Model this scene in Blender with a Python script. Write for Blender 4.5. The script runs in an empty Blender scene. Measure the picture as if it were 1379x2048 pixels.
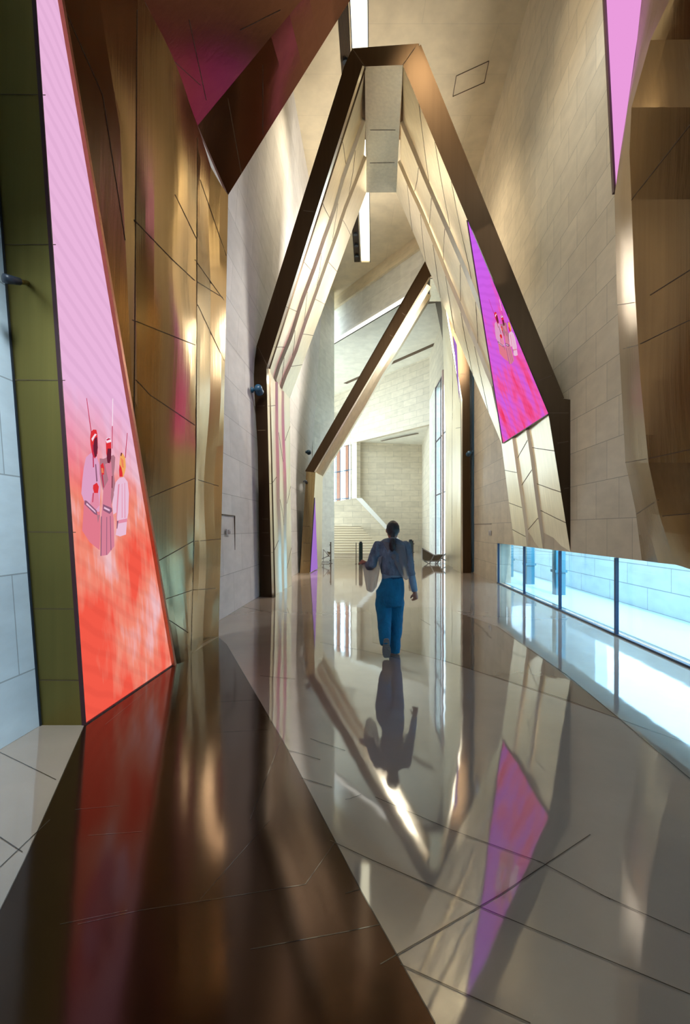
import bpy, bmesh, math, random
from mathutils import Vector, Matrix, noise
from mathutils.bvhtree import BVHTree
random.seed(4)
SC = bpy.context.scene
COL = SC.collection
F, CX, HY, EYE = 1000.0, 689.5, 1056.0, 1.55      # focal length in px, centre column, horizon row, eye height

# ------------------------------------------------------------------ camera
cam = bpy.data.objects.new('camera', bpy.data.cameras.new('camera'))
COL.objects.link(cam)
cam.location = (0, 0, EYE)
cam.rotation_euler = (math.pi / 2, 0, 0)
cam.data.sensor_fit = 'VERTICAL'
cam.data.sensor_height = 36
cam.data.lens = F / 2048 * 36
cam.data.shift_y = (HY - 1024) / 2048
cam.data.clip_start = 0.05
SC.camera = cam

# ------------------------------------------------------------------ world, exposure
w = bpy.data.worlds.new('sky'); SC.world = w; w.use_nodes = True
bgn = w.node_tree.nodes['Background']
bgn.inputs[0].default_value = (0.72, 0.88, 1.0, 1)
bgn.inputs[1].default_value = 4.0
SC.view_settings.view_transform = 'Standard'
SC.view_settings.look = 'None'
SC.view_settings.gamma = 1
SC.view_settings.use_curve_mapping = False
EXPO = 1.0
SC.view_settings.exposure = EXPO
DISP = 0.5 ** EXPO                               # screens are as bright as they look
SC.cycles.use_denoising = True
SC.cycles.max_bounces = 10
SC.cycles.diffuse_bounces = 5
SC.cycles.glossy_bounces = 6
SC.cycles.transparent_max_bounces = 12
SC.cycles.sample_clamp_indirect = 8
SC.cycles.caustics_reflective = False

# ------------------------------------------------------------------ projection helpers: a pixel on a real plane
def fy(px, py, Y): return Vector(((px - CX) / F * Y, Y, EYE - (py - HY) / F * Y))
def fl(px, py): return fy(px, py, F * EYE / (py - HY))
SH = 0.0545                                     # the hall runs 3 degrees to the right of the view
def wa(px, py, A): return fy(px, py, F * A / (px - 744.0))
def AW(a, Y, z): return Vector((a + SH * Y, Y, z))
def pl(px, py, p0, n):
    d = Vector(((px - CX) / F, 1.0, -(py - HY) / F)); c = Vector((0, 0, EYE))
    return c + d * ((Vector(p0) - c).dot(n) / d.dot(n))
def plane3(a, b, c): return (b - a).cross(c - a).normalized()

def lin(r, g, b):
    f = lambda c: (c / 255 / 12.92) if c / 255 <= 0.04045 else ((c / 255 + 0.055) / 1.055) ** 2.4
    return (f(r), f(g), f(b), 1)

# ------------------------------------------------------------------ daylight and lamps
def area(name, loc, direction, sx, sy, power, color=(1, 1, 1), portal=False, spread=180):
    l = bpy.data.lights.new(name, 'AREA'); l.shape = 'RECTANGLE'; l.size = sx; l.size_y = sy
    l.energy = power; l.color = color; l.spread = math.radians(spread)
    if portal: l.cycles.is_portal = True
    o = bpy.data.objects.new(name, l); COL.objects.link(o); o.location = loc
    o.rotation_euler = Vector(direction).to_track_quat('-Z', 'Y').to_euler()
    return o
area('daylight_portal_hall', AW(3.72, 5.0, 0.56), (-1, 0.0545, 0), 18.5, 1.14, 0, portal=True)
area('daylight_portal_lobby', (-8.95, 33, 2.6), (1, 0, 0), 12.4, 5.2, 0, portal=True)
area('daylight_portal_glazing', (4.85, 24.0, 4.4), (-1, 0.05, 0), 5, 8.6, 0, portal=True)
sun = bpy.data.objects.new('sun', bpy.data.lights.new('sun', 'SUN')); COL.objects.link(sun)
sun.data.energy = 1.6; sun.data.angle = math.radians(1.0); sun.data.color = (1, .97, .9)
sun.rotation_euler = Vector((-0.06, .70, -.72)).to_track_quat('-Z', 'Y').to_euler()
area('lobby_window_fill', (-8.8, 32, 2.7), (1, 0, -.1), 11, 5, 220, (.88, .95, 1.0))  # lamp added inside the lobby window opening to brighten the lobby
area('added_clerestory_lamp', AW(3.38, 15.2, 8.0), (-1, .05, -.1), 2.4, 2.5, 420, (1, .96, .86))  # lamp added at the unseen high window to brighten the hall
def spot(name, loc, target, power, color, size, blend=1.0, rad=0.3):
    l = bpy.data.lights.new(name, 'SPOT'); l.energy = power; l.color = color
    l.spot_size = math.radians(size); l.spot_blend = blend; l.shadow_soft_size = rad
    o = bpy.data.objects.new(name, l); COL.objects.link(o); o.location = loc
    o.rotation_euler = (Vector(target) - Vector(loc)).to_track_quat('-Z', 'Y').to_euler()
    return o
ZC = 13.35                                       # hall ceiling height
WARM = (1.0, 0.86, 0.62)

# ------------------------------------------------------------------ materials
def nt(name):
    m = bpy.data.materials.new(name); m.use_nodes = True
    t = m.node_tree; b = t.nodes['Principled BSDF']
    return m, t, b
def N(t, k, **kw):
    n = t.nodes.new(k)
    for a, v in kw.items(): setattr(n, a, v)
    return n
def mapping(t, src, scale=(1, 1, 1), rot=(0, 0, 0), loc=(0, 0, 0)):
    tc = N(t, 'ShaderNodeTexCoord'); mp = N(t, 'ShaderNodeMapping')
    mp.inputs['Scale'].default_value = scale; mp.inputs['Rotation'].default_value = rot; mp.inputs['Location'].default_value = loc
    t.links.new(tc.outputs[src], mp.inputs[0]); return mp.outputs[0]
def noise_n(t, vec, scale, detail=4, rough=0.55):
    n = N(t, 'ShaderNodeTexNoise'); n.inputs['Scale'].default_value = scale
    n.inputs['Detail'].default_value = detail; n.inputs['Roughness'].default_value = rough
    t.links.new(vec, n.inputs['Vector']); return n.outputs['Fac']
def ramp(t, fac, stops):
    r = N(t, 'ShaderNodeValToRGB'); e = r.color_ramp.elements
    while len(e) < len(stops): e.new(0.5)
    for i, (p, c) in enumerate(stops): e[i].position = p; e[i].color = c
    t.links.new(fac, r.inputs[0]); return r.outputs[0]
def mixc(t, fac, a, b, mode='MIX'):
    m = N(t, 'ShaderNodeMix', data_type='RGBA', blend_type=mode)
    for s, v in ((m.inputs[0], fac), (m.inputs[6], a), (m.inputs[7], b)):
        if isinstance(v, (int, float, tuple)): s.default_value = v
        else: t.links.new(v, s)
    return m.outputs[2]
def bump(t, h, strength, dist=0.1, normal=None):
    b = N(t, 'ShaderNodeBump'); b.inputs['Strength'].default_value = strength; b.inputs['Distance'].default_value = dist
    t.links.new(h, b.inputs['Height'])
    if normal is not None: t.links.new(normal, b.inputs['Normal'])
    return b.outputs[0]

def stone(name, col, tw, th, off=0.5, shift=(0, 0), rough=0.45, mortar=0.006, joint=0.55, var=0.07):
    m, t, b = nt(name)
    v = mapping(t, 'UV', loc=(shift[0], shift[1], 0))
    br = N(t, 'ShaderNodeTexBrick'); br.offset = off
    t.links.new(v, br.inputs['Vector'])
    br.inputs['Scale'].default_value = 1; br.inputs['Brick Width'].default_value = tw; br.inputs['Row Height'].default_value = th
    br.inputs['Mortar Size'].default_value = mortar; br.inputs['Mortar Smooth'].default_value = 0.3; br.inputs['Bias'].default_value = 0
    c = Vector(col[:3])
    br.inputs['Color1'].default_value = (*(c * (1 - var)), 1); br.inputs['Color2'].default_value = (*(c * (1 + var)), 1)
    br.inputs['Mortar'].default_value = (*(c * joint), 1)
    o = mapping(t, 'Object', scale=(1, 1, 2.5))
    n1 = noise_n(t, o, 2.2, 6)
    vein = ramp(t, n1, [(0.3, (0.9, 0.9, 0.9, 1)), (0.7, (1.06, 1.06, 1.06, 1))])
    t.links.new(mixc(t, 1.0, br.outputs['Color'], vein, 'MULTIPLY'), b.inputs['Base Color'])
    b.inputs['Roughness'].default_value = rough
    b.inputs['Specular IOR Level'].default_value = 0.35
    return m
def metal(name, col, rough=0.24, wave=0.35, streak=0.10, tint=None, wscale=0.55):
    m, t, b = nt(name)
    v = mapping(t, 'Object', scale=(1, 1, 0.45))
    n1 = noise_n(t, v, wscale, 1.5, 0.4)
    v2 = mapping(t, 'Object', scale=(14, 14, 0.35))
    n2 = noise_n(t, v2, 1.0, 3)
    nb = bump(t, n1, wave, 0.35)
    nb = bump(t, n2, streak, 0.02, nb)
    t.links.new(nb, b.inputs['Normal'])
    c = Vector(col[:3])
    t.links.new(ramp(t, n2, [(0.3, (*(c * 0.93), 1)), (0.7, (*(c * 1.05), 1))]), b.inputs['Base Color'])
    b.inputs['Metallic'].default_value = 1
    b.inputs['Roughness'].default_value = rough
    return m
def plain(name, col, rough=0.5, metallic=0.0, bumpy=0.0, bscale=30):
    m, t, b = nt(name)
    v = mapping(t, 'Object')
    n1 = noise_n(t, v, bscale, 3)
    c = Vector(col[:3])
    t.links.new(ramp(t, n1, [(0.3, (*(c * 0.94), 1)), (0.7, (*(c * 1.05), 1))]), b.inputs['Base Color'])
    if bumpy: t.links.new(bump(t, n1, bumpy, 0.02), b.inputs['Normal'])
    b.inputs['Roughness'].default_value = rough; b.inputs['Metallic'].default_value = metallic
    return m
def glow(name, col, strength=1.0):
    strength *= DISP
    m = bpy.data.materials.new(name); m.use_nodes = True; t = m.node_tree
    t.nodes.remove(t.nodes['Principled BSDF'])
    e = N(t, 'ShaderNodeEmission'); e.inputs[0].default_value = col; e.inputs[1].default_value = strength
    t.links.new(e.outputs[0], t.nodes['Material Output'].inputs[0]); return m
def glossfloor(name, col, refl=2.4, wave=0.03, var=0.08, tint=None, rough=.045):
    m, t, b = nt(name)
    v = mapping(t, 'Object'); n1 = noise_n(t, v, 1.1, 8, 0.62)
    v2 = mapping(t, 'Object', scale=(1, 1, 1)); n2 = noise_n(t, v2, 9.0, 6, 0.7)
    c = Vector(col[:3])
    base = ramp(t, n1, [(0.3, (*(c * (1 - var)), 1)), (0.7, (*(c * (1 + var)), 1))])
    spk = ramp(t, n2, [(0.62, (0, 0, 0, 1)), (0.78, (1, 1, 1, 1))])
    base = mixc(t, mixc(t, 0.18, (0, 0, 0, 1), spk), base, (*(c * 1.5 + Vector((0.02, 0.015, 0.01))), 1))
    t.links.new(base, b.inputs['Base Color'])
    b.inputs['Roughness'].default_value = rough
    if tint: b.inputs['Specular Tint'].default_value = (*tint, 1)
    b.inputs['IOR'].default_value = refl
    n3 = noise_n(t, mapping(t, 'Object'), 1.6, 2, 0.5)
    t.links.new(bump(t, n3, wave, 0.05), b.inputs['Normal'])
    return m
def screenmat(name, top, mid, hot, pale, z_lo, z_hi, strength=1.0, seed=0.0, tile=True, usl=0.0, u0=0.0, bias=0.0):
    m = bpy.data.materials.new(name); m.use_nodes = True; t = m.node_tree
    t.nodes.remove(t.nodes['Principled BSDF'])
    tc = N(t, 'ShaderNodeTexCoord'); sx = N(t, 'ShaderNodeSeparateXYZ'); t.links.new(tc.outputs['UV'], sx.inputs[0])
    mr = N(t, 'ShaderNodeMapRange'); mr.inputs[1].default_value = z_lo; mr.inputs[2].default_value = z_hi
    mr.inputs[3].default_value = 1; mr.inputs[4].default_value = 0; t.links.new(sx.outputs[1], mr.inputs[0])
    v = mapping(t, 'UV', scale=(1.6, 0.75, 1), loc=(seed, seed, 0)); n = noise_n(t, v, 1.5, 3, 0.5)
    v3 = mapping(t, 'UV', scale=(9, 1.2, 1), loc=(seed, 0, 0)); n3 = noise_n(t, v3, 1.5, 3, 0.6)
    a = N(t, 'ShaderNodeMath', operation='MULTIPLY_ADD'); t.links.new(n3, a.inputs[0]); a.inputs[1].default_value = 0.28; t.links.new(n, a.inputs[2])
    s = N(t, 'ShaderNodeMath', operation='MULTIPLY_ADD'); t.links.new(mr.outputs[0], s.inputs[0]); s.inputs[1].default_value = 0.26; t.links.new(a.outputs[0], s.inputs[2])
    us = N(t, 'ShaderNodeMath', operation='MULTIPLY_ADD'); t.links.new(sx.outputs[0], us.inputs[0]); us.inputs[1].default_value = usl; us.inputs[2].default_value = -usl * u0 + bias
    s2_ = N(t, 'ShaderNodeMath', operation='ADD'); t.links.new(s.outputs[0], s2_.inputs[0]); t.links.new(us.outputs[0], s2_.inputs[1])
    c1 = ramp(t, s2_.outputs[0], [(0.60, pale), (0.75, mid), (0.93, hot)])
    sm = N(t, 'ShaderNodeMath', operation='SMOOTH_MIN'); sm.inputs[1].default_value = 1; sm.inputs[2].default_value = 0.1
    k = N(t, 'ShaderNodeMath', operation='MULTIPLY'); k.inputs[1].default_value = 3.0; t.links.new(mr.outputs[0], k.inputs[0])
    t.links.new(k.outputs[0], sm.inputs[0])
    c = mixc(t, sm.outputs[0], top, c1)
    if tile:
        wv = N(t, 'ShaderNodeTexWave', wave_type='BANDS', bands_direction='Y'); wv.inputs['Scale'].default_value = 2.1
        wv.inputs['Distortion'].default_value = 2.5; wv.inputs['Detail'].default_value = 1
        t.links.new(mapping(t, 'UV', rot=(0, 0, 0.5)), wv.inputs[0])
        c = mixc(t, 1.0, c, ramp(t, wv.outputs['Fac'], [(0.1, (0.93, 0.92, 0.93, 1)), (0.5, (1, 1, 1, 1))]), 'MULTIPLY')
    e = N(t, 'ShaderNodeEmission'); e.inputs[1].default_value = strength * DISP
    t.links.new(c, e.inputs[0]); t.links.new(e.outputs[0], t.nodes['Material Output'].inputs[0]); return m

M = {}
M['stone'] = stone('beige_travertine', (0.66, 0.56, 0.41), 0.73, 0.583, shift=(0.0, 0.06))
M['stone_left'] = stone('pale_limestone', (0.63, 0.60, 0.58), 1.25, 0.72, shift=(0.2, 0.0))
M['stone_far'] = stone('cream_limestone', (0.68, 0.61, 0.48), 1.15, 0.385, shift=(0.1, 0.08), mortar=0.012, joint=0.72)
M['stone_pale'] = stone('white_limestone', (0.80, 0.79, 0.72), 1.4, 0.72, shift=(0.1, 0.08), joint=0.8)
M['ceil'] = stone('beige_ceiling_panel', (0.78, 0.66, 0.46), 3.6, 1.3, joint=0.86, var=0.015, rough=0.6)
M['ceil_white'] = stone('cream_ceiling_panel', (0.82, 0.80, 0.70), 4, 2, joint=0.9, var=0.01, rough=0.6)
M['gold'] = metal('brushed_gold_metal', (0.50, 0.36, 0.19), 0.22, 0.22)
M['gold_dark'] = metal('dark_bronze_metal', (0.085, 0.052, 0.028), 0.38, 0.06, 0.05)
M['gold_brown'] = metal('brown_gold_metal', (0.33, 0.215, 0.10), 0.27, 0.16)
M['champ'] = metal('champagne_metal', (0.90, 0.82, 0.66), 0.34, 0.32)
M['olive'] = metal('olive_brass_metal', (0.24, 0.185, 0.055), 0.42, 0.06, 0.06)
M['bronze'] = metal('bronze_soffit_metal', (0.24, 0.105, 0.065), 0.2, 0.10, 0.04)
M['copper'] = plain('copper_trim', (0.50, 0.20, 0.11), 0.4, 0.6)
M['peach'] = plain('peach_mullion', (0.34, 0.16, 0.10), 0.5)
M['seam'] = plain('dark_joint', (0.10, 0.06, 0.03), 0.6)
M['black'] = plain('black_paint', (0.012, 0.02, 0.035), 0.45)
M['navy'] = plain('navy_paint', (0.01, 0.06, 0.12), 0.4)
M['bluemetal'] = plain('blue_grey_mullion', (0.008, 0.03, 0.08), 0.4, 0.0)
M['white'] = plain('white_paint', (0.85, 0.85, 0.82), 0.4)
M['dark_edge'] = plain('dark_maroon_edge', (0.05, 0.008, 0.015), 0.4)
M['plate'] = plain('sign_plate', (0.55, 0.53, 0.55), 0.4)
M['platetext'] = plain('sign_letters', (0.25, 0.18, 0.18), 0.5)
M['floor'] = glossfloor('cream_marble', (0.34, 0.265, 0.205), 2.4)
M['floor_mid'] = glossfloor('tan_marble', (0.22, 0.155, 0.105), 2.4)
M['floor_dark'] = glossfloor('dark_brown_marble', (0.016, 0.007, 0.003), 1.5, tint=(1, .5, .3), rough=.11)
M['outfloor'] = plain('pale_paving', (0.55, 0.68, 0.80), 0.6)
M['outwall'] = stone('pale_outdoor_stone', (0.78, 0.88, 0.95), 1.5, 0.42, joint=0.5, mortar=0.01)
M['lobbyfloor'] = M['floor']
M['skylight'] = glow('skylight_glass', (1.0, 0.93, 0.66, 1), 2.6)
M['cove'] = glow('cove_light', (1.0, 0.97, 0.85, 1), 1.7)

# ------------------------------------------------------------------ mesh helpers
def tag(o, label=None, cat=None, group=None, kind=None):
    if label: o['label'] = label
    if cat: o['category'] = cat
    if group: o['group'] = group
    if kind: o['kind'] = kind
    return o
def root(name, loc, label, cat, group=None):
    o = bpy.data.objects.new(name, None); COL.objects.link(o); o.location = loc
    o.empty_display_size = 0.2
    tag(o, label, cat, group); o['_w'] = 1; del o['_w']
    return o
def wloc(o):
    v = Vector((0, 0, 0))
    while o is not None: v += o.location; o = o.parent
    return v
def build(name, verts, faces, mats, parent=None, fmat=None, smooth=False, uvs=None, origin=None):
    if origin is None: origin = Vector((0, 0, 0))
    base = wloc(parent) if parent else Vector((0, 0, 0))
    me = bpy.data.meshes.new(name)
    me.from_pydata([tuple(Vector(v) - base - Vector(origin)) for v in verts], [], faces)
    for m in (mats if isinstance(mats, (list, tuple)) else [mats]): me.materials.append(m)
    if fmat:
        for p, k in zip(me.polygons, fmat): p.material_index = k
    uv = me.uv_layers.new(name='UVMap')
    for p in me.polygons:
        p.use_smooth = smooth
        n = p.normal
        for li in p.loop_indices:
            vi = me.loops[li].vertex_index
            if uvs is not None: uv.data[li].uv = uvs[vi]; continue
            co = Vector(verts[vi])
            if abs(n.z) > 0.75: uv.data[li].uv = (co.x, co.y)
            else:
                t = Vector((0, 0, 1)).cross(n)
                if t.length < 1e-6: t = Vector((1, 0, 0))
                t.normalize()
                if t.y < -0.2 or (abs(t.y) <= 0.2 and t.x < 0): t = -t
                uv.data[li].uv = (co.dot(t), co.z)
    o = bpy.data.objects.new(name, me); COL.objects.link(o)
    o.location = origin
    if parent: o.parent = parent
    return o
def prism_vf(pts, off):
    off = Vector(off); n = len(pts); pts = [Vector(p) for p in pts]
    nn = Vector((0, 0, 0))
    for i in range(1, n - 1): nn += (pts[i] - pts[0]).cross(pts[i + 1] - pts[0])
    if nn.dot(off) > 0: pts = pts[::-1]
    vs = pts + [p + off for p in pts]
    fs = [tuple(range(n)), tuple(range(2 * n - 1, n - 1, -1))]
    for i in range(n):
        j = (i + 1) % n; fs.append((i, i + n, j + n, j))
    return vs, fs
def prism(name, pts, off, mat, parent=None, kind=None):
    vs, fs = prism_vf(pts, off); o = build(name, vs, fs, mat, parent)
    if kind: o['kind'] = kind
    return o
class MB:
    def __init__(s): s.v = []; s.f = []; s.m = []
    def add(s, vs, fs, k=0):
        b = len(s.v); s.v += [Vector(v) for v in vs]; s.f += [tuple(i + b for i in f) for f in fs]; s.m += [k] * len(fs); return s
    def prism(s, pts, off, k=0): return s.add(*prism_vf(pts, off), k)
    def box(s, lo, hi, k=0):
        x0, y0, z0 = lo; x1, y1, z1 = hi
        return s.prism([(x0, y0, z0), (x1, y0, z0), (x1, y1, z0), (x0, y1, z0)], (0, 0, z1 - z0), k)
    def bar(s, a, b, wd, dp, k=0, up=Vector((0, 1, 0))):
        a = Vector(a); b = Vector(b); d = (b - a).normalized()
        x = d.cross(up)
        if x.length < 1e-4: x = d.cross(Vector((1, 0, 0)))
        x.normalize(); y = d.cross(x).normalized()
        p = [a + x * wd / 2 + y * dp / 2, a - x * wd / 2 + y * dp / 2, a - x * wd / 2 - y * dp / 2, a + x * wd / 2 - y * dp / 2]
        return s.prism(p, b - a, k)
    def tube(s, pts, rad, n=12, k=0):
        pts = [Vector(p) for p in pts]; rad = rad if isinstance(rad, (list, tuple)) else [rad] * len(pts)
        b = len(s.v); prev = None
        for i, p in enumerate(pts):
            d = (pts[min(i + 1, len(pts) - 1)] - pts[max(i - 1, 0)]).normalized()
            if prev is None:
                x = d.orthogonal().normalized()
            else:
                x = (prev - d * prev.dot(d)).normalized()
            prev = x; y = d.cross(x)
            for j in range(n):
                a = 2 * math.pi * j / n; s.v.append(p + (x * math.cos(a) + y * math.sin(a)) * rad[i])
        for i in range(len(pts) - 1):
            for j in range(n):
                q = (j + 1) % n; s.f.append((b + i * n + j, b + i * n + q, b + (i + 1) * n + q, b + (i + 1) * n + j)); s.m.append(k)
        s.f.append(tuple(b + j for j in range(n - 1, -1, -1))); s.m.append(k)
        e = b + (len(pts) - 1) * n; s.f.append(tuple(e + j for j in range(n))); s.m.append(k)
        return s
    def rings(s, rs, n=24, k=0):
        """horizontal elliptical rings (x, y, z, rx, ry[, power]) stacked into a closed form"""
        b = len(s.v)
        for r in rs:
            x, y, z, rx, ry = r[:5]
            for j in range(n):
                a = 2 * math.pi * j / n; s.v.append(Vector((x + rx * math.cos(a), y + ry * math.sin(a), z)))
        for i in range(len(rs) - 1):
            for j in range(n):
                q = (j + 1) % n; s.f.append((b + i * n + j, b + i * n + q, b + (i + 1) * n + q, b + (i + 1) * n + j)); s.m.append(k)
        s.f.append(tuple(b + j for j in range(n - 1, -1, -1))); s.m.append(k)
        e = b + (len(rs) - 1) * n; s.f.append(tuple(e + j for j in range(n))); s.m.append(k)
        return s
    def ball(s, c, r, n=16, k=0):
        c = Vector(c); r = Vector(r) if not isinstance(r, (int, float)) else Vector((r, r, r)); rs = []
        m = max(6, n // 2)
        for i in range(1, m):
            a = math.pi * i / m; rs.append((c.x, c.y, c.z - r.z * math.cos(a), r.x * math.sin(a), r.y * math.sin(a)))
        return s.rings(rs, n, k)
    def build(s, name, mats, parent=None, smooth=False, origin=None):
        return build(name, s.v, s.f, mats, parent, s.m, smooth, None, origin)

def face_to_eye(vs, fs, eye=Vector((0.5, 6, 4))):
    out = []
    for f in fs:
        a, b, c = vs[f[0]], vs[f[1]], vs[f[2]]; out.append((b - a).cross(c - a).dot(eye - a))
    return sum(1 if q > 0 else -1 for q in out) > 0
def strip(A, B, nu=6, nv=8, prof=None, sag=0.0, eye=None, rough=0.0, seed=0.0):
    """ruled metal skin between two edge polylines, folded by prof = [(u, offset)], dished by sag"""
    us = sorted(set([i / nu for i in range(nu + 1)] + ([p[0] for p in prof] if prof else [])))
    rows = []
    for i in range(len(A) - 1):
        for k in range(nv + (1 if i == len(A) - 2 else 0)):
            t = k / nv; rows.append((A[i].lerp(A[i + 1], t), B[i].lerp(B[i + 1], t)))
    vs = []; nr = len(rows); nuu = len(us)
    eye = eye or Vector((0.5, 6, 4))
    for r, (a, b) in enumerate(rows):
        a2, b2 = rows[min(r + 1, nr - 1)]; a1, b1 = rows[max(r - 1, 0)]
        n = (b - a).cross((a2 + b2) - (a1 + b1))
        if n.length < 1e-9: n = Vector((0, 0, 1))
        n.normalize()
        if n.dot(eye - a) < 0: n = -n
        ev = 1.0
        for u in us:
            o = 0.0
            if prof:
                for (u0, o0), (u1, o1) in zip(prof, prof[1:]):
                    if u0 <= u <= u1: o = o0 + (o1 - o0) * (u - u0) / max(1e-6, u1 - u0); break
            p = a.lerp(b, u)
            q = rough * noise.noise(p * 0.9 + Vector((seed, 0, 0))) * min(1, u * 6, (1 - u) * 6) if rough else 0
            vs.append(p + n * (o * ev + sag * math.sin(math.pi * u) + q))
    fs = []
    for r in range(nr - 1):
        for c in range(nuu - 1):
            q = r * nuu + c; fs.append((q, q + 1, q + nuu + 1, q + nuu))
    if not face_to_eye(vs, fs, eye): fs = [f[::-1] for f in fs]
    return vs, fs, us, eye
def seams(mb, lines, wd=0.012, k=1, nbase=None):
    """panel joints: pixel polylines dropped onto the skin"""
    nb = len(mb.f); bvh = BVHTree.FromPolygons(mb.v, mb.f)
    o = Vector((0, 0, EYE))
    for ln in lines:
        pts = []
        for (x0, y0), (x1, y1) in zip(ln, ln[1:]):
            c = max(2, int(math.hypot(x1 - x0, y1 - y0) / 9))
            for i in range(c + 1):
                t = i / c; px = x0 + (x1 - x0) * t; py = y0 + (y1 - y0) * t
                d = Vector(((px - CX) / F, 1, -(py - HY) / F)).normalized()
                h, n, _, _ = bvh.ray_cast(o, d)
                if h is not None: pts.append((h, n if n.dot(d) < 0 else -n))
        for (p, n), (q, n2) in zip(pts, pts[1:]):
            d = q - p
            if d.length < 1e-4 or d.length > 1.2: continue
            x = d.cross(n).normalized() * wd / 2; l = n * 0.004; e = d.normalized() * 0.003
            mb.add([p - x + l - e, p + x + l - e, q + x + l + e, q - x + l + e], [(0, 1, 2, 3)], k)
def lane_seams(mb, vf, nu_tot, lanes, wd=0.014, k=1):
    """joints across the lanes between folds: lanes = [(u0, u1, [v...], slant)]"""
    vs = vf[0]; us = vf[2]; nr = len(vs) // len(us); nn = len(us)
    def S(u, v):
        v = min(max(v, 0), 1) * (nr - 1); r = min(int(v), nr - 2); fv = v - r
        c = 0
        while c < nn - 2 and us[c + 1] < u: c += 1
        fu = (u - us[c]) / (us[c + 1] - us[c])
        g = lambda rr, cc: vs[rr * nn + cc]
        return g(r, c).lerp(g(r, c + 1), fu).lerp(g(r + 1, c).lerp(g(r + 1, c + 1), fu), fv)
    ctr = sum(vs, Vector()) / len(vs)
    for u0, u1, vv, sl in lanes:
        for v0 in vv:
            n = 6; pts = [S(u0 + (u1 - u0) * i / n, v0 + sl * (i / n - .5)) for i in range(n + 1)]
            for i, (p, q) in enumerate(zip(pts, pts[1:])):
                um = u0 + (u1 - u0) * (i + .5) / n; vm = v0 + sl * ((i + .5) / n - .5)
                nrm = (S(um + .02, vm) - S(um - .02, vm)).cross(S(um, vm + .02) - S(um, vm - .02))
                if nrm.length < 1e-9: continue
                nrm.normalize()
                if nrm.dot(vf[3] - p) < 0: nrm = -nrm
                d = (q - p); x = d.cross(nrm).normalized() * wd / 2; l = nrm * .005
                mb.add([p - x + l, p + x + l, q + x + l, q - x + l], [(0, 1, 2, 3)], k)
def skin(name, parts, mats, parent, lines=(), wd=0.012, thick=0.05, smooth=True, lanes=None):
    mb = MB()
    for p_ in parts: mb.add(p_[0], p_[1], 0)
    if lanes:
        for vf, ll in lanes: lane_seams(mb, vf, 0, ll, wd)
    if lines: seams(mb, lines, wd)
    o = mb.build(name, mats, parent, smooth=False)
    md = o.modifiers.new('thickness', 'SOLIDIFY'); md.thickness = thick; md.offset = -1
    md.use_rim = True
    if smooth:
        for p in o.data.polygons: p.use_smooth = True
        o.data.set_sharp_from_angle(angle=math.radians(5))
        bm = bmesh.new(); bm.from_mesh(o.data)
        for e in bm.edges:
            if e.is_boundary: e.smooth = False
        bm.to_mesh(o.data); bm.free()
    return o

# ================================================================== THE SETTING
W0, W1 = -6.0, 24.0
# floor with its joints
fb = MB()
fb.prism([(-10, W0 - .3, 0), (3.72 + SH * W0, W0 - .3, 0), (3.72 + SH * 23.0, 23.0, 0), (6.6, 28.5, 0), (6.6, 41, 0), (-10, 41, 0)], (0, 0, -0.3), 0)
flo = fb.build('floor', [M['floor']]); tag(flo, kind='structure')
def fpoly(name, pix, mat, z=0.002):
    return build(name, [Vector((p[0], p[1], z)) for p in pix], [tuple(range(len(pix)))], mat)
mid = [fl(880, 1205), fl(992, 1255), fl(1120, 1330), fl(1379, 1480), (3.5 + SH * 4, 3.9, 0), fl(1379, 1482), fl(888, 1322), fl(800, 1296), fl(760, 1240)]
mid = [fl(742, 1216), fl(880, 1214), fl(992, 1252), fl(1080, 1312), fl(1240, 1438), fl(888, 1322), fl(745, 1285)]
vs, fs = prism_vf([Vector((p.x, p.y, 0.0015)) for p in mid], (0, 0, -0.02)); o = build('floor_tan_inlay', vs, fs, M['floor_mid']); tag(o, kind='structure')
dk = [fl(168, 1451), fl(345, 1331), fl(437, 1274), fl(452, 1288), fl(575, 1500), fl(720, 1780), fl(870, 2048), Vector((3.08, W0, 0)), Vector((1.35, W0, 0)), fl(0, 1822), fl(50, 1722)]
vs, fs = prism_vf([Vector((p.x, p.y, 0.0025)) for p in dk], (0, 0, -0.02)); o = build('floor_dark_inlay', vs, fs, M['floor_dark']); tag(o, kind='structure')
jl = [[(452, 1288), (575, 1500), (720, 1780), (870, 2048)], [(600, 1556), (663, 1575)], [(575, 1500), (640, 1520)], [(620, 1478), (690, 1502)],
      [(690, 1600), (700, 1598), (722, 1590)], [(0, 1505), (112, 1560)], [(168, 1453), (50, 1720), (0, 1822)], [(0, 1675), (45, 1705)],
      [(660, 1682), (745, 1722), (960, 1815), (1379, 1990)], [(800, 1930), (950, 1998), (1060, 2048)], [(720, 1780), (690, 1788)],
      [(750, 1595), (900, 1660), (1080, 1725), (1220, 1800)], [(890, 1322), (1132, 1400), (1379, 1490)], [(992, 1252), (1132, 1350), (1240, 1440), (1379, 1558)],
      [(1180, 1670), (1000, 1790), (760, 1930)], [(415, 1466), (535, 1460)], [(425, 1405), (510, 1400)], [(155, 1850), (280, 1822), (425, 1800), (610, 1770), (668, 1688)],
      [(150, 1620), (240, 1612)], [(175, 1672), (285, 1664)], [(120, 1850), (255, 1822)], [(500, 1900), (690, 1865), (760, 1850)], [(1379, 1870), (1200, 1790)],
      [(520, 1352), (590, 1358)], [(640, 1285), (720, 1300), (800, 1318)], [(470, 1210), (540, 1225)], [(860, 1250), (840, 1238)], [(345, 1340), (210, 1450)],
      [(540, 1640), (400, 1800)], [(560, 1485), (500, 1640)], [(0, 1735), (100, 1640)]]
jm = MB()
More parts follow.
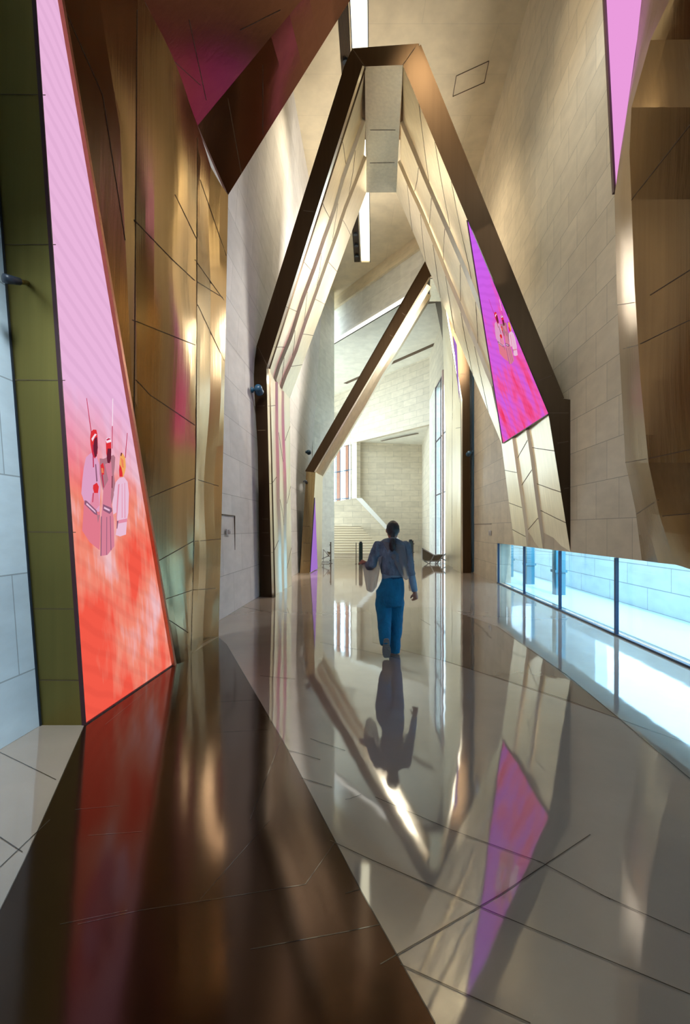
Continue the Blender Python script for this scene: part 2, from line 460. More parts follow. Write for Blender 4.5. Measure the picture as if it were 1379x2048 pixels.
for ln in jl:
    for (x0, y0), (x1, y1) in zip(ln, ln[1:]):
        a = fl(x0, y0); b = fl(x1, y1); d = (b - a).normalized(); s = Vector((-d.y, d.x, 0)) * 0.0022 * max(1, a.y / 3.5)
        jm.add([Vector((q.x, q.y, 0.0032)) for q in (a - s, a + s, b + s, b - s)], [(0, 3, 2, 1)])
M['fjoint'] = glossfloor('floor_joint_filler', (0.06, .042, .03), 1.6); o = jm.build('floor_joints', M['fjoint']); tag(o, kind='structure')

# right wall above the low window, then down to the floor
TH = 0.4
def wallA(name, A, pts, mat, out=1):         # pts: (Y, z) on the vertical plane a = A
    return prism(name, [AW(A, y, z) for y, z in pts], (TH * out, 0, 0), mat, kind='structure')
WY = 14.06
wallA('wall_right', 3.5, [(W0, 1.125), (WY, 1.125), (WY, 0), (22.0, 0), (22.0, ZC + .3), (W0, ZC + .3)], M['stone'])
# left wall: leans out to 5 m, in above
def lw(Y0, Y1, name, mat):
    pr = [(-2.56, 0), (-2.69, 5.0), (-2.12, ZC + .2)]
    vs = []; fs = []
    for a, z in pr: vs += [AW(a, Y0, z), AW(a, Y1, z)]
    for a, z in pr[::-1]: vs += [AW(a - TH, Y0, z), AW(a - TH, Y1, z)]
    n = 6
    for i in range(n): j = (i + 1) % n; fs.append((2 * i, 2 * j, 2 * j + 1, 2 * i + 1))
    fs.append((0, 10, 8, 6, 4, 2)); fs.append((1, 3, 5, 7, 9, 11))
    o = build(name, vs, fs, mat); bm = bmesh.new(); bm.from_mesh(o.data); bmesh.ops.recalc_face_normals(bm, faces=bm.faces); bm.to_mesh(o.data); bm.free()
    return tag(o, kind='structure')
lw(6.8, 22.5, 'wall_left', M['stone_left'])
M['stone_near'] = stone('sky_tinted_limestone', (0.70, 0.80, 0.86), 1.9, 0.75, shift=(0.2, 0.3))  # white stone, the sky's blue light put into its base colour
# high window added unseen behind the second arch, place for a fill lamp
cw = build('added_window', *prism_vf([AW(3.47, 14.0, 6.7), AW(3.47, 16.5, 6.7), AW(3.47, 16.5, 9.3), AW(3.47, 14.0, 9.3)], (.02, 0, 0)), plain('frosted_pane', (.8, .85, .85), .3)); tag(cw, kind='structure')
b = MB()
for z in (6.7, 8.0, 9.3): b.bar(AW(3.45, 14.0, z), AW(3.45, 16.5, z), .06, .06, up=Vector((0, 0, 1)))
for yy in (14.0, 15.25, 16.5): b.bar(AW(3.45, yy, 6.7), AW(3.45, yy, 9.3), .06, .06)
WINB = b
# near left wall, leaning out
y1 = 3.93
p0 = fy(82, 1450, y1); p1 = fy(-69, -490, y1)
prism('wall_left_near', [p0, p1, p1 + Vector((-SH * 10, -10, 0)), p0 + Vector((-SH * 10, -10, 0))], (-TH, 0, 0), M['stone_near'], kind='structure')
# pier at the end of the left wall
q0 = AW(-2.66, 22.3, 0); q1 = fl(668, 1118)
prism('wall_left_pier', [q0, q1, q1 + Vector((0, 0, ZC)), q0 + Vector((0, 0, ZC))], (-1.2, 0.9, 0), M['stone_pale'], kind='structure')
# hall ceiling with the slot light and its grille
c0, c1 = fy(662, 601, 25.9), fy(827, 477, 20.4)
def cl(x):                                       # skew end line of the hall ceiling
    t = (x - c0.x) / (c1.x - c0.x); return c0.y + (c1.y - c0.y) * t
def cpoly(mb, a0, a1, ya, yb=None):
    p = [AW(a0, ya, ZC), AW(a1, ya, ZC)]
    if yb is None:
        e = []
        for a in (a1, a0):
            # X = a + SH*Y and Y = cl(X)
            Y = 22.0
            for _ in range(30): Y = cl(a + SH * Y)
            e.append(AW(a, Y, ZC))
        p += e
    else: p += [AW(a1, yb, ZC), AW(a0, yb, ZC)]
    mb.prism(p, (0, 0, 0.3))
SY = 22.2
cm = MB(); cpoly(cm, -3.4, -0.80, 7.0); cpoly(cm, -0.11, 4.2, 7.0); cpoly(cm, -0.80, -0.11, SY); cpoly(cm, -0.545, -0.49, 7.0, SY)
tag(cm.build('ceiling', M['ceil']), kind='structure')
# near ceiling, low and dark, behind the first arch
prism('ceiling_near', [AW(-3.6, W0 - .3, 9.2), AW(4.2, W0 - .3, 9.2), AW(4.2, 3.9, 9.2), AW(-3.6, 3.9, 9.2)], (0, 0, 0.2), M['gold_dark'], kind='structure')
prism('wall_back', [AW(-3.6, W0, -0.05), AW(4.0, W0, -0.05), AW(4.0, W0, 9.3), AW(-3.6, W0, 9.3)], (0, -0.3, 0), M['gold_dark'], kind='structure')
prism('ceiling_bulkhead', [AW(-3.4, 7.0, 13.6), AW(4.2, 7.0, 13.6), AW(4.2, 7.0, 9.9), AW(-3.4, 7.0, 9.9)], (0, -0.2, 0), M['stone'], kind='structure')
WINB.build('window_frame', M['bluemetal'], cw)  # bars of the added high window
# light slot
r = root('slot_skylight', AW(-0.3, 14.6, ZC + 0.02), 'long glowing cream slot light in the hall ceiling beside the dark grille', 'light')
b = MB(); b.prism([AW(-0.49, 7.0, ZC + .06), AW(-0.11, 7.0, ZC + .06), AW(-0.11, SY, ZC + .06), AW(-0.49, SY, ZC + .06)], (0, 0, .1)); b.build('diffuser', M['skylight'], r)
b = MB(); b.prism([AW(-0.505, 7.0, ZC - .01), AW(-0.49, 7.0, ZC - .01), AW(-0.49, SY, ZC - .01), AW(-0.505, SY, ZC - .01)], (0, 0, .1))
b.prism([AW(-0.11, 7.0, ZC - .01), AW(-0.09, 7.0, ZC - .01), AW(-0.09, SY, ZC - .01), AW(-0.11, SY, ZC - .01)], (0, 0, .1)); b.build('frame', M['bluemetal'], r)
g = root('ceiling_grille', AW(-0.67, 14.6, ZC), 'long dark slatted grille in the ceiling left of the glowing slot', 'grille')
b = MB()
for i in range(9):
    a = -0.795 + i * 0.0305; b.prism([AW(a, 7.0, ZC - .0), AW(a + .014, 7.0, ZC), AW(a + .014, SY, ZC), AW(a, SY, ZC)], (0, 0, .05))
b.build('slat', M['seam'], g)['kind'] = 'stuff'
b = MB(); b.prism([AW(-0.80, 7.0, ZC + .06), AW(-0.545, 7.0, ZC + .06), AW(-0.545, SY, ZC + .06), AW(-0.80, SY, ZC + .06)], (0, 0, .1)); b.build('backing', M['black'], g)
for i, yy in enumerate([11.0, 12.6, 14.2, 16.6, 17.8, 18.9, 20.0, 20.8, 21.6]):
    p = AW(-0.67, yy, ZC)
    b = MB(); b.tube([p + Vector((0, 0, .05)), p + Vector((0, 0, -.06))], [0.075, 0.075], 16, 0); b.tube([p + Vector((0, 0, -.06)), p + Vector((0, 0, -.075))], [0.085, 0.08], 16, 0)
    o = b.build('ceiling_downlight', M['black'], origin=p)
    tag(o, ['black round downlight in the dark ceiling grille, %s' % q for q in (
        'nearest one, above the first slanted panel', 'second from the near end', 'third from the near end', 'first below the arch apex',
        'second below the arch apex', 'third below the arch apex', 'fourth below the arch apex', 'second from the far end', 'last at the far end')][i], 'lamp', 'downlights in the ceiling grille')
for yy, a, z, e in ((8.0, 3.5, 6.5, 520), (13.5, 3.5, 6.5, 900), (12.5, -2.4, 8.5, 750), (16, -2.4, 7, 900)):
    spot('downlight_beam', AW(-0.67 if a > 0 else -0.3, yy, ZC - 0.12), AW(a, yy + .5, z), e, WARM, 75)
# ceiling hatch
o = MB()
hc = [pl(x, y, (0, 0, ZC - .004), Vector((0, 0, 1))) for x, y in ((912, 152), (977, 122), (968, 165), (905, 193))]
for a, b_ in zip(hc, hc[1:] + hc[:1]): o.bar(a, b_, 0.016, 0.012, up=Vector((0, 0, 1)))
tag(o.build('ceiling_hatch', M['seam'], origin=sum(hc, Vector()) / 4), 'thin outlined parallelogram hatch in the beige ceiling right of the arch apex', 'hatch')

# lobby beyond: fascia, lower ceiling, back wall
ZL = 11.2
f0 = Vector((c0.x - 3, cl(c0.x - 3), 0)); f1 = Vector((6.4, cl(6.4), 0))
prism('trim_ceiling_fold', [Vector((f.x, f.y - .05, z)) for f, z in ((f0, ZC), (f1, ZC), (f1, ZC - .55), (f0, ZC - .55))], (0.1, 0.25, 0), M['ceil'], kind='structure')
prism('wall_fascia', [Vector((f.x, f.y + .2, z)) for f, z in ((f0, ZC + .2), (f1, ZC + .2), (f1, ZL), (f0, ZL))], (0.1, 0.25, 0), M['stone_pale'], kind='structure')
f0b = Vector((-10, cl(-10) + .3, 0)); f1b = Vector((6.5, cl(6.5) + .3, 0))
prism('ceiling_lobby', [Vector((f0b.x, f0b.y, ZL)), Vector((f1b.x, f1b.y, ZL)), Vector((6.5, 41, ZL)), Vector((-10, 41, ZL))], (0, 0, .3), M['ceil_white'], kind='structure')
r = root('cove_light', Vector((1.2, cl(1.2) + .3, ZL)), 'thin bright light line along the lower edge of the ceiling fascia', 'light')
b = MB(); b.prism([Vector((f0.x, f0.y + .02, ZL + .02)), Vector((f1.x, f1.y + .02, ZL + .02)), Vector((f1.x, f1.y + .02, ZL - .10)), Vector((f0.x, f0.y + .02, ZL - .10))], (0.05, .12, 0)); b.build('diffuser', M['cove'], r)
# slit diffuser lines
def slit(name, pa, pb, z, wd, label):
    a = pl(*pa, (0, 0, z), Vector((0, 0, 1))); c = pl(*pb, (0, 0, z), Vector((0, 0, 1)))
    m_ = MB(); m_.bar(a, c, wd, 0.02, up=Vector((0, 0, 1)))
    return tag(m_.build(name, M['seam'], origin=(a + c) / 2), label, 'vent')
slit('air_slot', (690, 767), (886, 681), ZL - .012, 0.26, 'long thin dark air slot in the white lobby ceiling behind the diagonal beam')
bw0 = Vector((0.80, 34.0, 0)); bw1 = Vector((4.79, 28.1, 0)); bd = (bw1 - bw0)
bn = Vector((-bd.y, bd.x, 0)).normalized(); bn = bn if bn.y < 0 else -bn
def bwp(px, py): return pl(px, py, bw0, bn)
wx = lambda x: bw0 + bd * ((x - bw0.x) / bd.x)
zs0, zs1 = bwp(713, 884).z, bwp(860, 848).z
L0 = wx(-3.0)
# band above the alcove and the part left of it with the window opening
prism('wall_lobby_back', [Vector((L0.x, L0.y, 9.5)), Vector((bw0.x, bw0.y, 9.5)), bwp(713, 884), bwp(860, 848), bwp(860, 848) * 1.0 + Vector((0.0, 0, 0)) + Vector((0.001, 0, 0)), Vector((5.0, wx(5.0).y, zs1)), Vector((5.0, wx(5.0).y, ZL + .1)), Vector((L0.x, L0.y, ZL + .1))], -bn * .3, M['stone_far'], kind='structure')
prism('wall_lobby_post', [bwp(703, 1100), bwp(713, 1100), bwp(713, 884), Vector((bw0.x, bw0.y, 9.5)), bwp(703, 800)], -bn * .3, M['stone_far'], kind='structure')
prism('wall_lobby_lintel', [bwp(703, 888), bwp(703, 800), bwp(630, 790), bwp(630, 905)], -bn * .3, M['stone_far'], kind='structure')
# alcove
AY = 34.6
prism('wall_alcove', [fy(700, 1101, AY), fy(850, 1101, AY), fy(850, 860, AY), fy(700, 860, AY)], (0, .3, 0), M['stone_far'], kind='structure')
a0, a1, a2 = bwp(713, 884), bwp(860, 848), fy(843, 890, AY)
prism('ceiling_alcove', [a0 + Vector((-.2, .1, .0)), a1 + Vector((.2, 0, 0)), a2 + Vector((.6, .1, 0)), fy(700, 884, AY)], (0, 0, .25), M['ceil_white'], kind='structure')
n_al = plane3(a0, a1, a2)
pa = pl(762, 882, a0 + Vector((0, 0, -.03)), n_al); pb = pl(835, 867, a0 + Vector((0, 0, -.03)), n_al)
m_ = MB(); m_.bar(pa, pb, .14, .02, up=Vector((0, 0, 1))); tag(m_.build('air_slot', M['seam'], origin=(pa + pb) / 2), 'short thin dark air slot in the sloping alcove soffit', 'vent')
sw = fy(857, 1111, 28.3)
prism('wall_alcove_side', [Vector((fy(843, 1100, AY).x, AY, 0)), Vector((bw1.x - .04, bw1.y + .02, 0)), Vector((bw1.x - .04, bw1.y + .02, zs1 + .1)), Vector((fy(843, 1100, AY).x, AY, zs1 + .1))], (.35, .2, 0), M['stone_far'], kind='structure')
# glazing wall right of the lobby
g0 = Vector((bw1.x - .05, bw1.y, 0)); g1 = fl(869, 1117); g1 = fy(869, 1117, 25.4); g1.z = 0; g2 = fy(892.5, 1126, 22.0); g2.z = 0
zt = 8.7
prism('wall_reveal', [g0, g1, g1 + Vector((0, 0, zt)), g0 + Vector((0, 0, zt))], (.35, 0.05, 0), M['stone_pale'], kind='structure')
prism('wall_glazing_head', [g0 + Vector((0, 0, zt)), g2 + Vector((0, 0, zt)), g2 + Vector((0, 0, ZC)), g0 + Vector((0, 0, ZC))], (.35, 0.05, 0), M['stone_far'], kind='structure')
def glassmat(name, tint, fac=0.9):
    m = bpy.data.materials.new(name); m.use_nodes = True; t = m.node_tree; t.nodes.remove(t.nodes['Principled BSDF'])
    tr = N(t, 'ShaderNodeBsdfTransparent'); tr.inputs[0].default_value = tint
    gl = N(t, 'ShaderNodeBsdfGlossy'); gl.inputs['Roughness'].default_value = 0.01
    lw_ = N(t, 'ShaderNodeLayerWeight'); lw_.inputs[0].default_value = 0.5
    pw = N(t, 'ShaderNodeMath', operation='POWER'); pw.inputs[1].default_value = 5; t.links.new(lw_.outputs['Facing'], pw.inputs[0])
    fr = N(t, 'ShaderNodeMath', operation='MULTIPLY_ADD'); fr.inputs[1].default_value = fac; fr.inputs[2].default_value = .04; t.links.new(pw.outputs[0], fr.inputs[0])
    mx = N(t, 'ShaderNodeMixShader'); t.links.new(fr.outputs[0], mx.inputs[0]); t.links.new(tr.outputs[0], mx.inputs[1]); t.links.new(gl.outputs[0], mx.inputs[2])
    t.links.new(mx.outputs[0], t.nodes['Material Output'].inputs[0]); return m
M['glass'] = glassmat('pale_blue_glass', (0.74, 0.90, 1.0, 1))
M['clear'] = glassmat('clear_glass', (0.93, 0.97, 0.98, 1), .15)
def tallwin():
    rt = build('window_1', *prism_vf([g1 + Vector((.1, 0, 0)), g2 + Vector((.1, 0, 0)), g2 + Vector((.1, 0, zt)), g1 + Vector((.1, 0, zt))], (.02, 0, 0)), M['clear']); tag(rt, kind='structure')
    b = MB()
    for k in range(3):
        p = g1.lerp(g2, k / 2.0 * 0.92 + .0); b.bar(p + Vector((.05, 0, 0)), p + Vector((.05, 0, zt)), 0.04, 0.05)
    for z in (3.2, 5.9, 8.66):
        b.bar(g1 + Vector((.05, 0, z)), g2 + Vector((.05, 0, z)), 0.05, 0.05, up=Vector((0, 0, 1)))
    b.build('window_frame', M['dark_edge'], rt)
    b = MB(); p = g1.lerp(g2, .80); b.bar(p + Vector((-.05, 0, 0)), p + Vector((-.05, 0, zt)), 0.06, 0.2); b.build('window_fin', plain('pink_fin', (.7, .45, .38), .5), rt)
tallwin()
# window over the stair
def backwin():
    zt_, zb_ = bwp(690, 888).z, bwp(690, 1006).z
    A_, B_ = bwp(640, 900), bwp(703, 900)
    g = lambda p, z, d=0.12: Vector((p.x, p.y, z)) - bn * d
    rt = build('window_2', *prism_vf([g(A_, zb_), g(B_, zb_), g(B_, zt_), g(A_, zt_)], -bn * .02), M['clear']); tag(rt, kind='structure')
    b = MB()
    for x in (640, 670, 678.5, 687.5, 695.5, 703):
        p = bwp(x, 900); b.bar(g(p, zb_, .06), g(p, zt_, .06), 0.05, 0.06)
    for y in (941, 997):
        z = bwp(690, y).z; b.bar(g(A_, z, .05), g(B_, z, .05), 0.06, 0.05, up=Vector((0, 0, 1)))
    b.build('window_frame', M['navy'], rt)
    for x0, x1 in ((670.5, 678), (688, 695)):
        b = MB(); p, q = bwp(x0, 900), bwp(x1, 900); b.prism([g(p, zb_, .09), g(q, zb_, .09), g(q, zt_, .09), g(p, zt_, .09)], -bn * .03); b.build('window_fin', M['peach'], rt)
    # bright building outside seen in one pane and open sky in the other
backwin()
prism('trim_1', [bwp(628, 1006) , bwp(704, 1000), bwp(704, 1100), bwp(628, 1104)], -bn * .3, M['stone_far'], kind='structure')
# lobby side walls
prism('wall_lobby_left', [(-9.0, 22.5, 0), (-9.0, 26.8, 0), (-9.0, 26.8, ZL), (-9.0, 22.5, ZL)], (-.3, 0, 0), M['stone_pale'], kind='structure')
o = MB()
for k in range(7): o.bar((-9.05, 26.8 + k * 2.05, 0), (-9.05, 26.8 + k * 2.05, 5.2), .12, .08)
prism('wall_lobby_left_shade', [(-9.0, 26.8, 5.2), (-9.0, 39.2, 5.2), (-9.0, 39.2, ZL), (-9.0, 26.8, ZL)], (-.3, 0, 0), M['stone_pale'], kind='structure')  # unseen wall added to keep daylight off the upper lobby walls
rt = build('window_3', *prism_vf([(-9.12, 26.8, 0), (-9.12, 39.2, 0), (-9.12, 39.2, 5.2), (-9.12, 26.8, 5.2)], (-.02, 0, 0)), M['clear']); tag(rt, kind='structure')
o.build('window_frame', M['bluemetal'], rt)
prism('wall_lobby_end', [(-9.3, 39.2, 0), (-9.3, 39.2, ZL), (L0.x, L0.y + .2, ZL), (L0.x, L0.y + .2, 0)], (0, .3, 0), M['stone_far'], kind='structure')
prism('wall_lobby_near', [(-9.3, 22.6, 0), (-9.3, 22.6, ZC), (-2.2, 22.6, ZC), (-2.2, 22.6, 0)], (0, .3, 0), M['stone_pale'], kind='structure')

# ------------------------------------------------------------------ low window and outdoors
gl_ = build('window_4', *prism_vf([AW(3.62, W0, 0.02), AW(3.62, WY, 0.02), AW(3.62, WY, 1.12), AW(3.62, W0, 1.12)], (.02, 0, 0)), M['glass']); tag(gl_, kind='structure')
b = MB()
for px in (994.5, 1045.5, 1116.5, 1228.5):
    Y = 3500 / (px - 744.0) * 1.0; b.prism([AW(3.5, Y - .02, 0), AW(3.5, Y + .02, 0), AW(3.5, Y + .02, 1.12), AW(3.5, Y - .02, 1.12)], (.05, 0, 0))
for Y in (4.6, 2.8, 1.0, -0.8, -2.6, -4.4): b.prism([AW(3.5, Y - .02, 0), AW(3.5, Y + .02, 0), AW(3.5, Y + .02, 1.12), AW(3.5, Y - .02, 1.12)], (.05, 0, 0))
b.build('window_mullion', M['bluemetal'], gl_)
b = MB(); b.prism([AW(3.5, W0, 0), AW(3.5, WY, 0), AW(3.5, WY, .025), AW(3.5, W0, .025)], (.05, 0, 0)); b.build('window_sill', M['bluemetal'], gl_)
prism('ground', [AW(3.72, -12, 0), AW(3.72, 24, 0), AW(12, 24, 0), AW(12, -12, 0)], (0, 0, -.3), M['outfloor'], kind='structure')
prism('wall_terrace', [AW(5.2, -12, 0), AW(5.2, 20, 0), AW(5.2, 20, 1.05), AW(5.2, -12, 1.05)], (.4, 0, 0), M['outwall'], kind='structure')
prism('ground_back', [(6.6, 24, 0), (20, 24, 0), (20, 60, 0), (-9.4, 60, 0), (-9.4, 41, 0), (6.6, 41, 0)], (0, 0, -.3), M['outfloor'], kind='structure')
o = prism('terrace_planter', [AW(4.5, 4.1, 0), AW(4.95, 5.4, 0), AW(5.1, 5.4, 0), AW(5.1, 3.6, 0)], (0, 0, .12), plain('grey_kerb', (.16, .2, .22), .7))
tag(o, 'low dark grey wedge-shaped kerb against the terrace wall outside the window', 'kerb')
for i, (px, w_) in enumerate(((1012, 10), (1052, 7), (1110, 6))):
    Y = 3500 / (px - 744.0) * 1.22
    b = MB(); c = AW(4.35, Y, 0); b.box((c.x - .11, c.y - .11, 0), (c.x + .11, c.y + .11, 2.6)); b.box((c.x - .14, c.y - .14, .52), (c.x + .14, c.y + .14, .58))
    tag(b.build('terrace_post', M['navy'] if i == 9 else plain('teal_post', (.05, .22, .30), .4), origin=c), 'teal square post outside the low window, ' + ('farthest, by the window end' if i == 0 else 'middle of three' if i == 1 else 'nearest of three'), 'post', 'posts on the terrace')
o = build('facade', *prism_vf([(8.5, 17, 0), (8.5, 44, 0), (8.5, 44, 10), (8.5, 17, 10)], (.4, 0, 0)), M['outwall']); tag(o, 'pale stone building outside the tall window', 'building')

# ================================================================== ARCH 1 (nearest)
B0, B1, T = fy(168, 1450.4, y1), fl(345, 1330.5), fy(34, -490, y1)
E0, E1 = fl(437, 1273), fy(456, 390, fl(437, 1273).y)
A1 = root('metal_arch', (0.5, 5.5, 0), 'nearest gold-clad arch framing the foreground with folded metal legs and red-brown soffit', 'arch', 'folded metal arches')
# end face
k0 = fy(82, 1450.4, y1); k1 = fy(-69, -490, y1)
mb = MB(); mb.prism([k0, B0, T, k1], (0, .12, 0), 0)
seams(mb, [[(0, y), (170, y + dy)] for y, dy in ((189, 2), (490, -1), (760, 1), (1063, 2), (1217, 1), (1359, 2))], 0.006)
mb.build('end_panel', [M['olive'], M['seam']], A1)
b = MB(); b.bar(k0 + Vector((-.004, -.01, 0)), k1 + Vector((-.004, -.01, 0)), .022, .02); b.build('edge_trim', M['black'], A1)
nS = plane3(B0, B1, T)
if nS.x < 0: nS = -nS
onS = lambda x, y: pl(x, y, B0, nS)
def edgeBT(py):                                   # point on the right edge of the screen
    x = 345 - (1330.5 - py) * (345 - 34) / (1330.5 + 490); return onS(x, py)
c1m = edgeBT(890)
top = [E1, fy(395, 251, 6.3), fy(275, -23, 5.05), fy(150, -308, 4.4), T]
c2 = [fy(395, 251, 6.3), fy(393, 890, 6.02), fl(382, 1308)]
F_up = strip([T, T.lerp(c1m, .5), c1m], [top[3], fy(240, 260, 4.85), c1m], 4, 6, None, 0.0)
F_up2 = strip([top[3], fy(240, 260, 4.85), c1m], [top[2], fy(270, 430, 5.08), c1m + Vector((.02, .02, 0))], 4, 6, None, 0.0)
F_b = strip([top[2], fy(270, 430, 5.08), c1m, edgeBT(1110), B1], [c2[0], fy(394, 560, 6.14), c2[1], fy(388, 1110, 6.06), c2[2]], 10, 8, None, 0.07, rough=.05)
F_c = strip(c2, [E1, fy(447, 860, E0.y), E0], 6, 14, [(0, 0), (.55, -.06), (1, 0)], 0, rough=.06, seed=3)
ln1 = [[(274, 20), (268, 870)], [(394.5, 275), (392, 890), (382, 1300)], [(268, 440), (345, 520), (388, 560), (453, 600)], [(265, 640), (390, 690)], [(272, 760), (300, 790), (389, 850)], [(395, 610), (452, 730)],
       [(293, 997), (388, 957)], [(388, 957), (446, 975)], [(316, 1122), (385, 1083), (441, 1078)], [(326, 1200), (384, 1180), (440, 1176)],
       [(335, 1238), (383, 1270)], [(350, 390), (394, 480)], [(400, 360), (455, 520)], [(130, 20), (205, 190), (250, 480)], [(390, 520), (447, 600)]]
skin('leg_cladding', [F_up, F_up2, F_b, F_c], [M['gold'], M['seam']], A1, ln1, .007, .05)
# soffit
apF, apN = fy(760, -96, E0.y), Vector((0.45, 3.9, 9.3))
Bs = [apF.lerp(apN, t) for t in (0, .2, .5, .8, 1)]
Aso = [E1, fy(395, 251, 6.6)] + top[2:]
S_l = strip(Aso, Bs, 10, 6, None, 0.0, eye=Vector((0, 5, 2)))
rT = [fy(1290, -80, 6.3), fy(1500, -300, 5.2), AW(3.4, 3.9, 8.6)]
S_r = strip([Bs[0], Bs[2], Bs[4]], rT, 6, 6, None, 0, eye=Vector((0, 5, 2)))
skin('soffit_cladding', [S_l, S_r], [M['bronze'], M['seam']], A1,
     [[(378, 40), (412, 200)], [(455, 195), (482, 345)], [(290, 5), (345, 120), (400, 170)], [(525, 130), (525, 270)], [(480, 60), (560, 20)]], .008, .06)
# right leg
cA = [(1296, -80, 3.38), (1282, 0, 3.36), (1270, 110, 3.34), (1254, 215, 3.32), (1240, 305, 3.30), (1228, 392, 3.30), (1233, 600, 3.32), (1241, 760, 3.34), (1250, 925, 3.38), (1270, 1020, 3.42), (1292, 1121, 3.48)]
cB = [(1350, -80, 2.95), (1338, 0, 2.95), (1300, 80, 2.9), (1262, 215, 2.95), (1258, 305, 2.9), (1262, 400, 2.85), (1268, 570, 2.85), (1280, 760, 2.85), (1296, 925, 2.9), (1318, 1030, 3.1), (1349, 1129, 3.38)]
cC = [(1500, -200, 3.2), (1500, -40, 3.2), (1500, 80, 3.2), (1500, 215, 3.2), (1500, 305, 3.2), (1500, 400, 3.2), (1500, 570, 3.22), (1500, 760, 3.25), (1500, 925, 3.3), (1500, 1030, 3.35), (1500, 1156, 3.42)]
A_, B_, C_ = [[wa(*p) for p in c] for c in (cA, cB, cC)]
D_ = [AW(3.3, 2.8, p.z) for p in C_]
W_ = [AW(3.5, p.y + .15, p.z) for p in A_]
ln2 = [[(1250, 925), (1297, 917), (1379, 899)], [(1272, 1028), (1315, 1000)], [(1325, 1032), (1379, 1027)], [(1236, 700), (1275, 690), (1379, 640)], [(1262, 400), (1379, 250)],
       [(1234, 610), (1268, 605)], [(1300, 590), (1379, 540)]]
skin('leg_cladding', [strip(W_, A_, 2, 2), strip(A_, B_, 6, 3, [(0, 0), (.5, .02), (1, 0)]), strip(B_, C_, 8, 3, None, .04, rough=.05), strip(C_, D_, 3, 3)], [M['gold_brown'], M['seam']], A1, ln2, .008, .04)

# ================================================================== screens
def screen(name, pts, off, mat, label, edge=None, fn=None, group='angled display screens'):
    base = min(pts, key=lambda p: p.z)
    r = root(name, base, label, 'screen', group)
    uv = []
    vs = [Vector(p) for p in pts]; n = len(vs)
    nn = plane3(vs[0], vs[1], vs[2])
    if nn.dot(Vector((0, 0, EYE)) - vs[0]) < 0: vs = vs[::-1]; nn = -nn
    body = MB(); body.prism([v - nn * .002 for v in vs], -nn * off); body.build('housing', M['black'], r)
    t = Vector((0, 0, 1)).cross(nn).normalized()
    uv = [(v.dot(t), v.z) for v in vs]
    o = build('display', vs, [tuple(range(n))], mat, r, uvs=uv)
    if plane3(*[v for v in vs[:3]]).dot(nn) < 0: o.data.flip_normals()
    if edge:
        for (a, b_, wd, dp, mt) in edge:
            m_ = MB(); m_.bar(a, b_, wd, dp, up=nn); m_.build('screen_frame', mt, r)
    return r, nn
PINK = lin(236, 178, 216)
_t = Vector((0, 0, 1)).cross(nS).normalized(); _a, _b = B0.dot(_t), B1.dot(_t); U0 = (_a + _b) / 2; USL = -0.26 / (_b - _a)
M['scr1'] = screenmat('pink_painting_display', lin(234, 182, 220), lin(242, 140, 118), lin(243, 90, 72), lin(240, 190, 194), -0.1, 2.75, 1.0, 3.3, usl=USL, u0=U0)
M['scr2'] = screenmat('magenta_painting_display', lin(206, 100, 240), lin(240, 90, 170), lin(240, 60, 100), lin(212, 96, 224), 3.2, 7.0, 1.0, 1.7, bias=-.12)
M['scr3'] = glow('lilac_display', lin(234, 156, 220), 1.0)
M['scr4'] = glow('violet_display', lin(170, 120, 210), .9)
s1, n1_ = screen('led_screen', [B0, B1, T], .06, M['scr1'], 'tall pink triangular screen at left showing three robed figures with red paint blots',
       [(B1 + nS * .012, T + nS * .012, .045, .05, M['copper']), (B0, T, .012, .03, M['dark_edge']), (B0 + Vector((0, 0, .006)), B1 + Vector((0, 0, .006)), .012, .03, M['dark_edge'])])

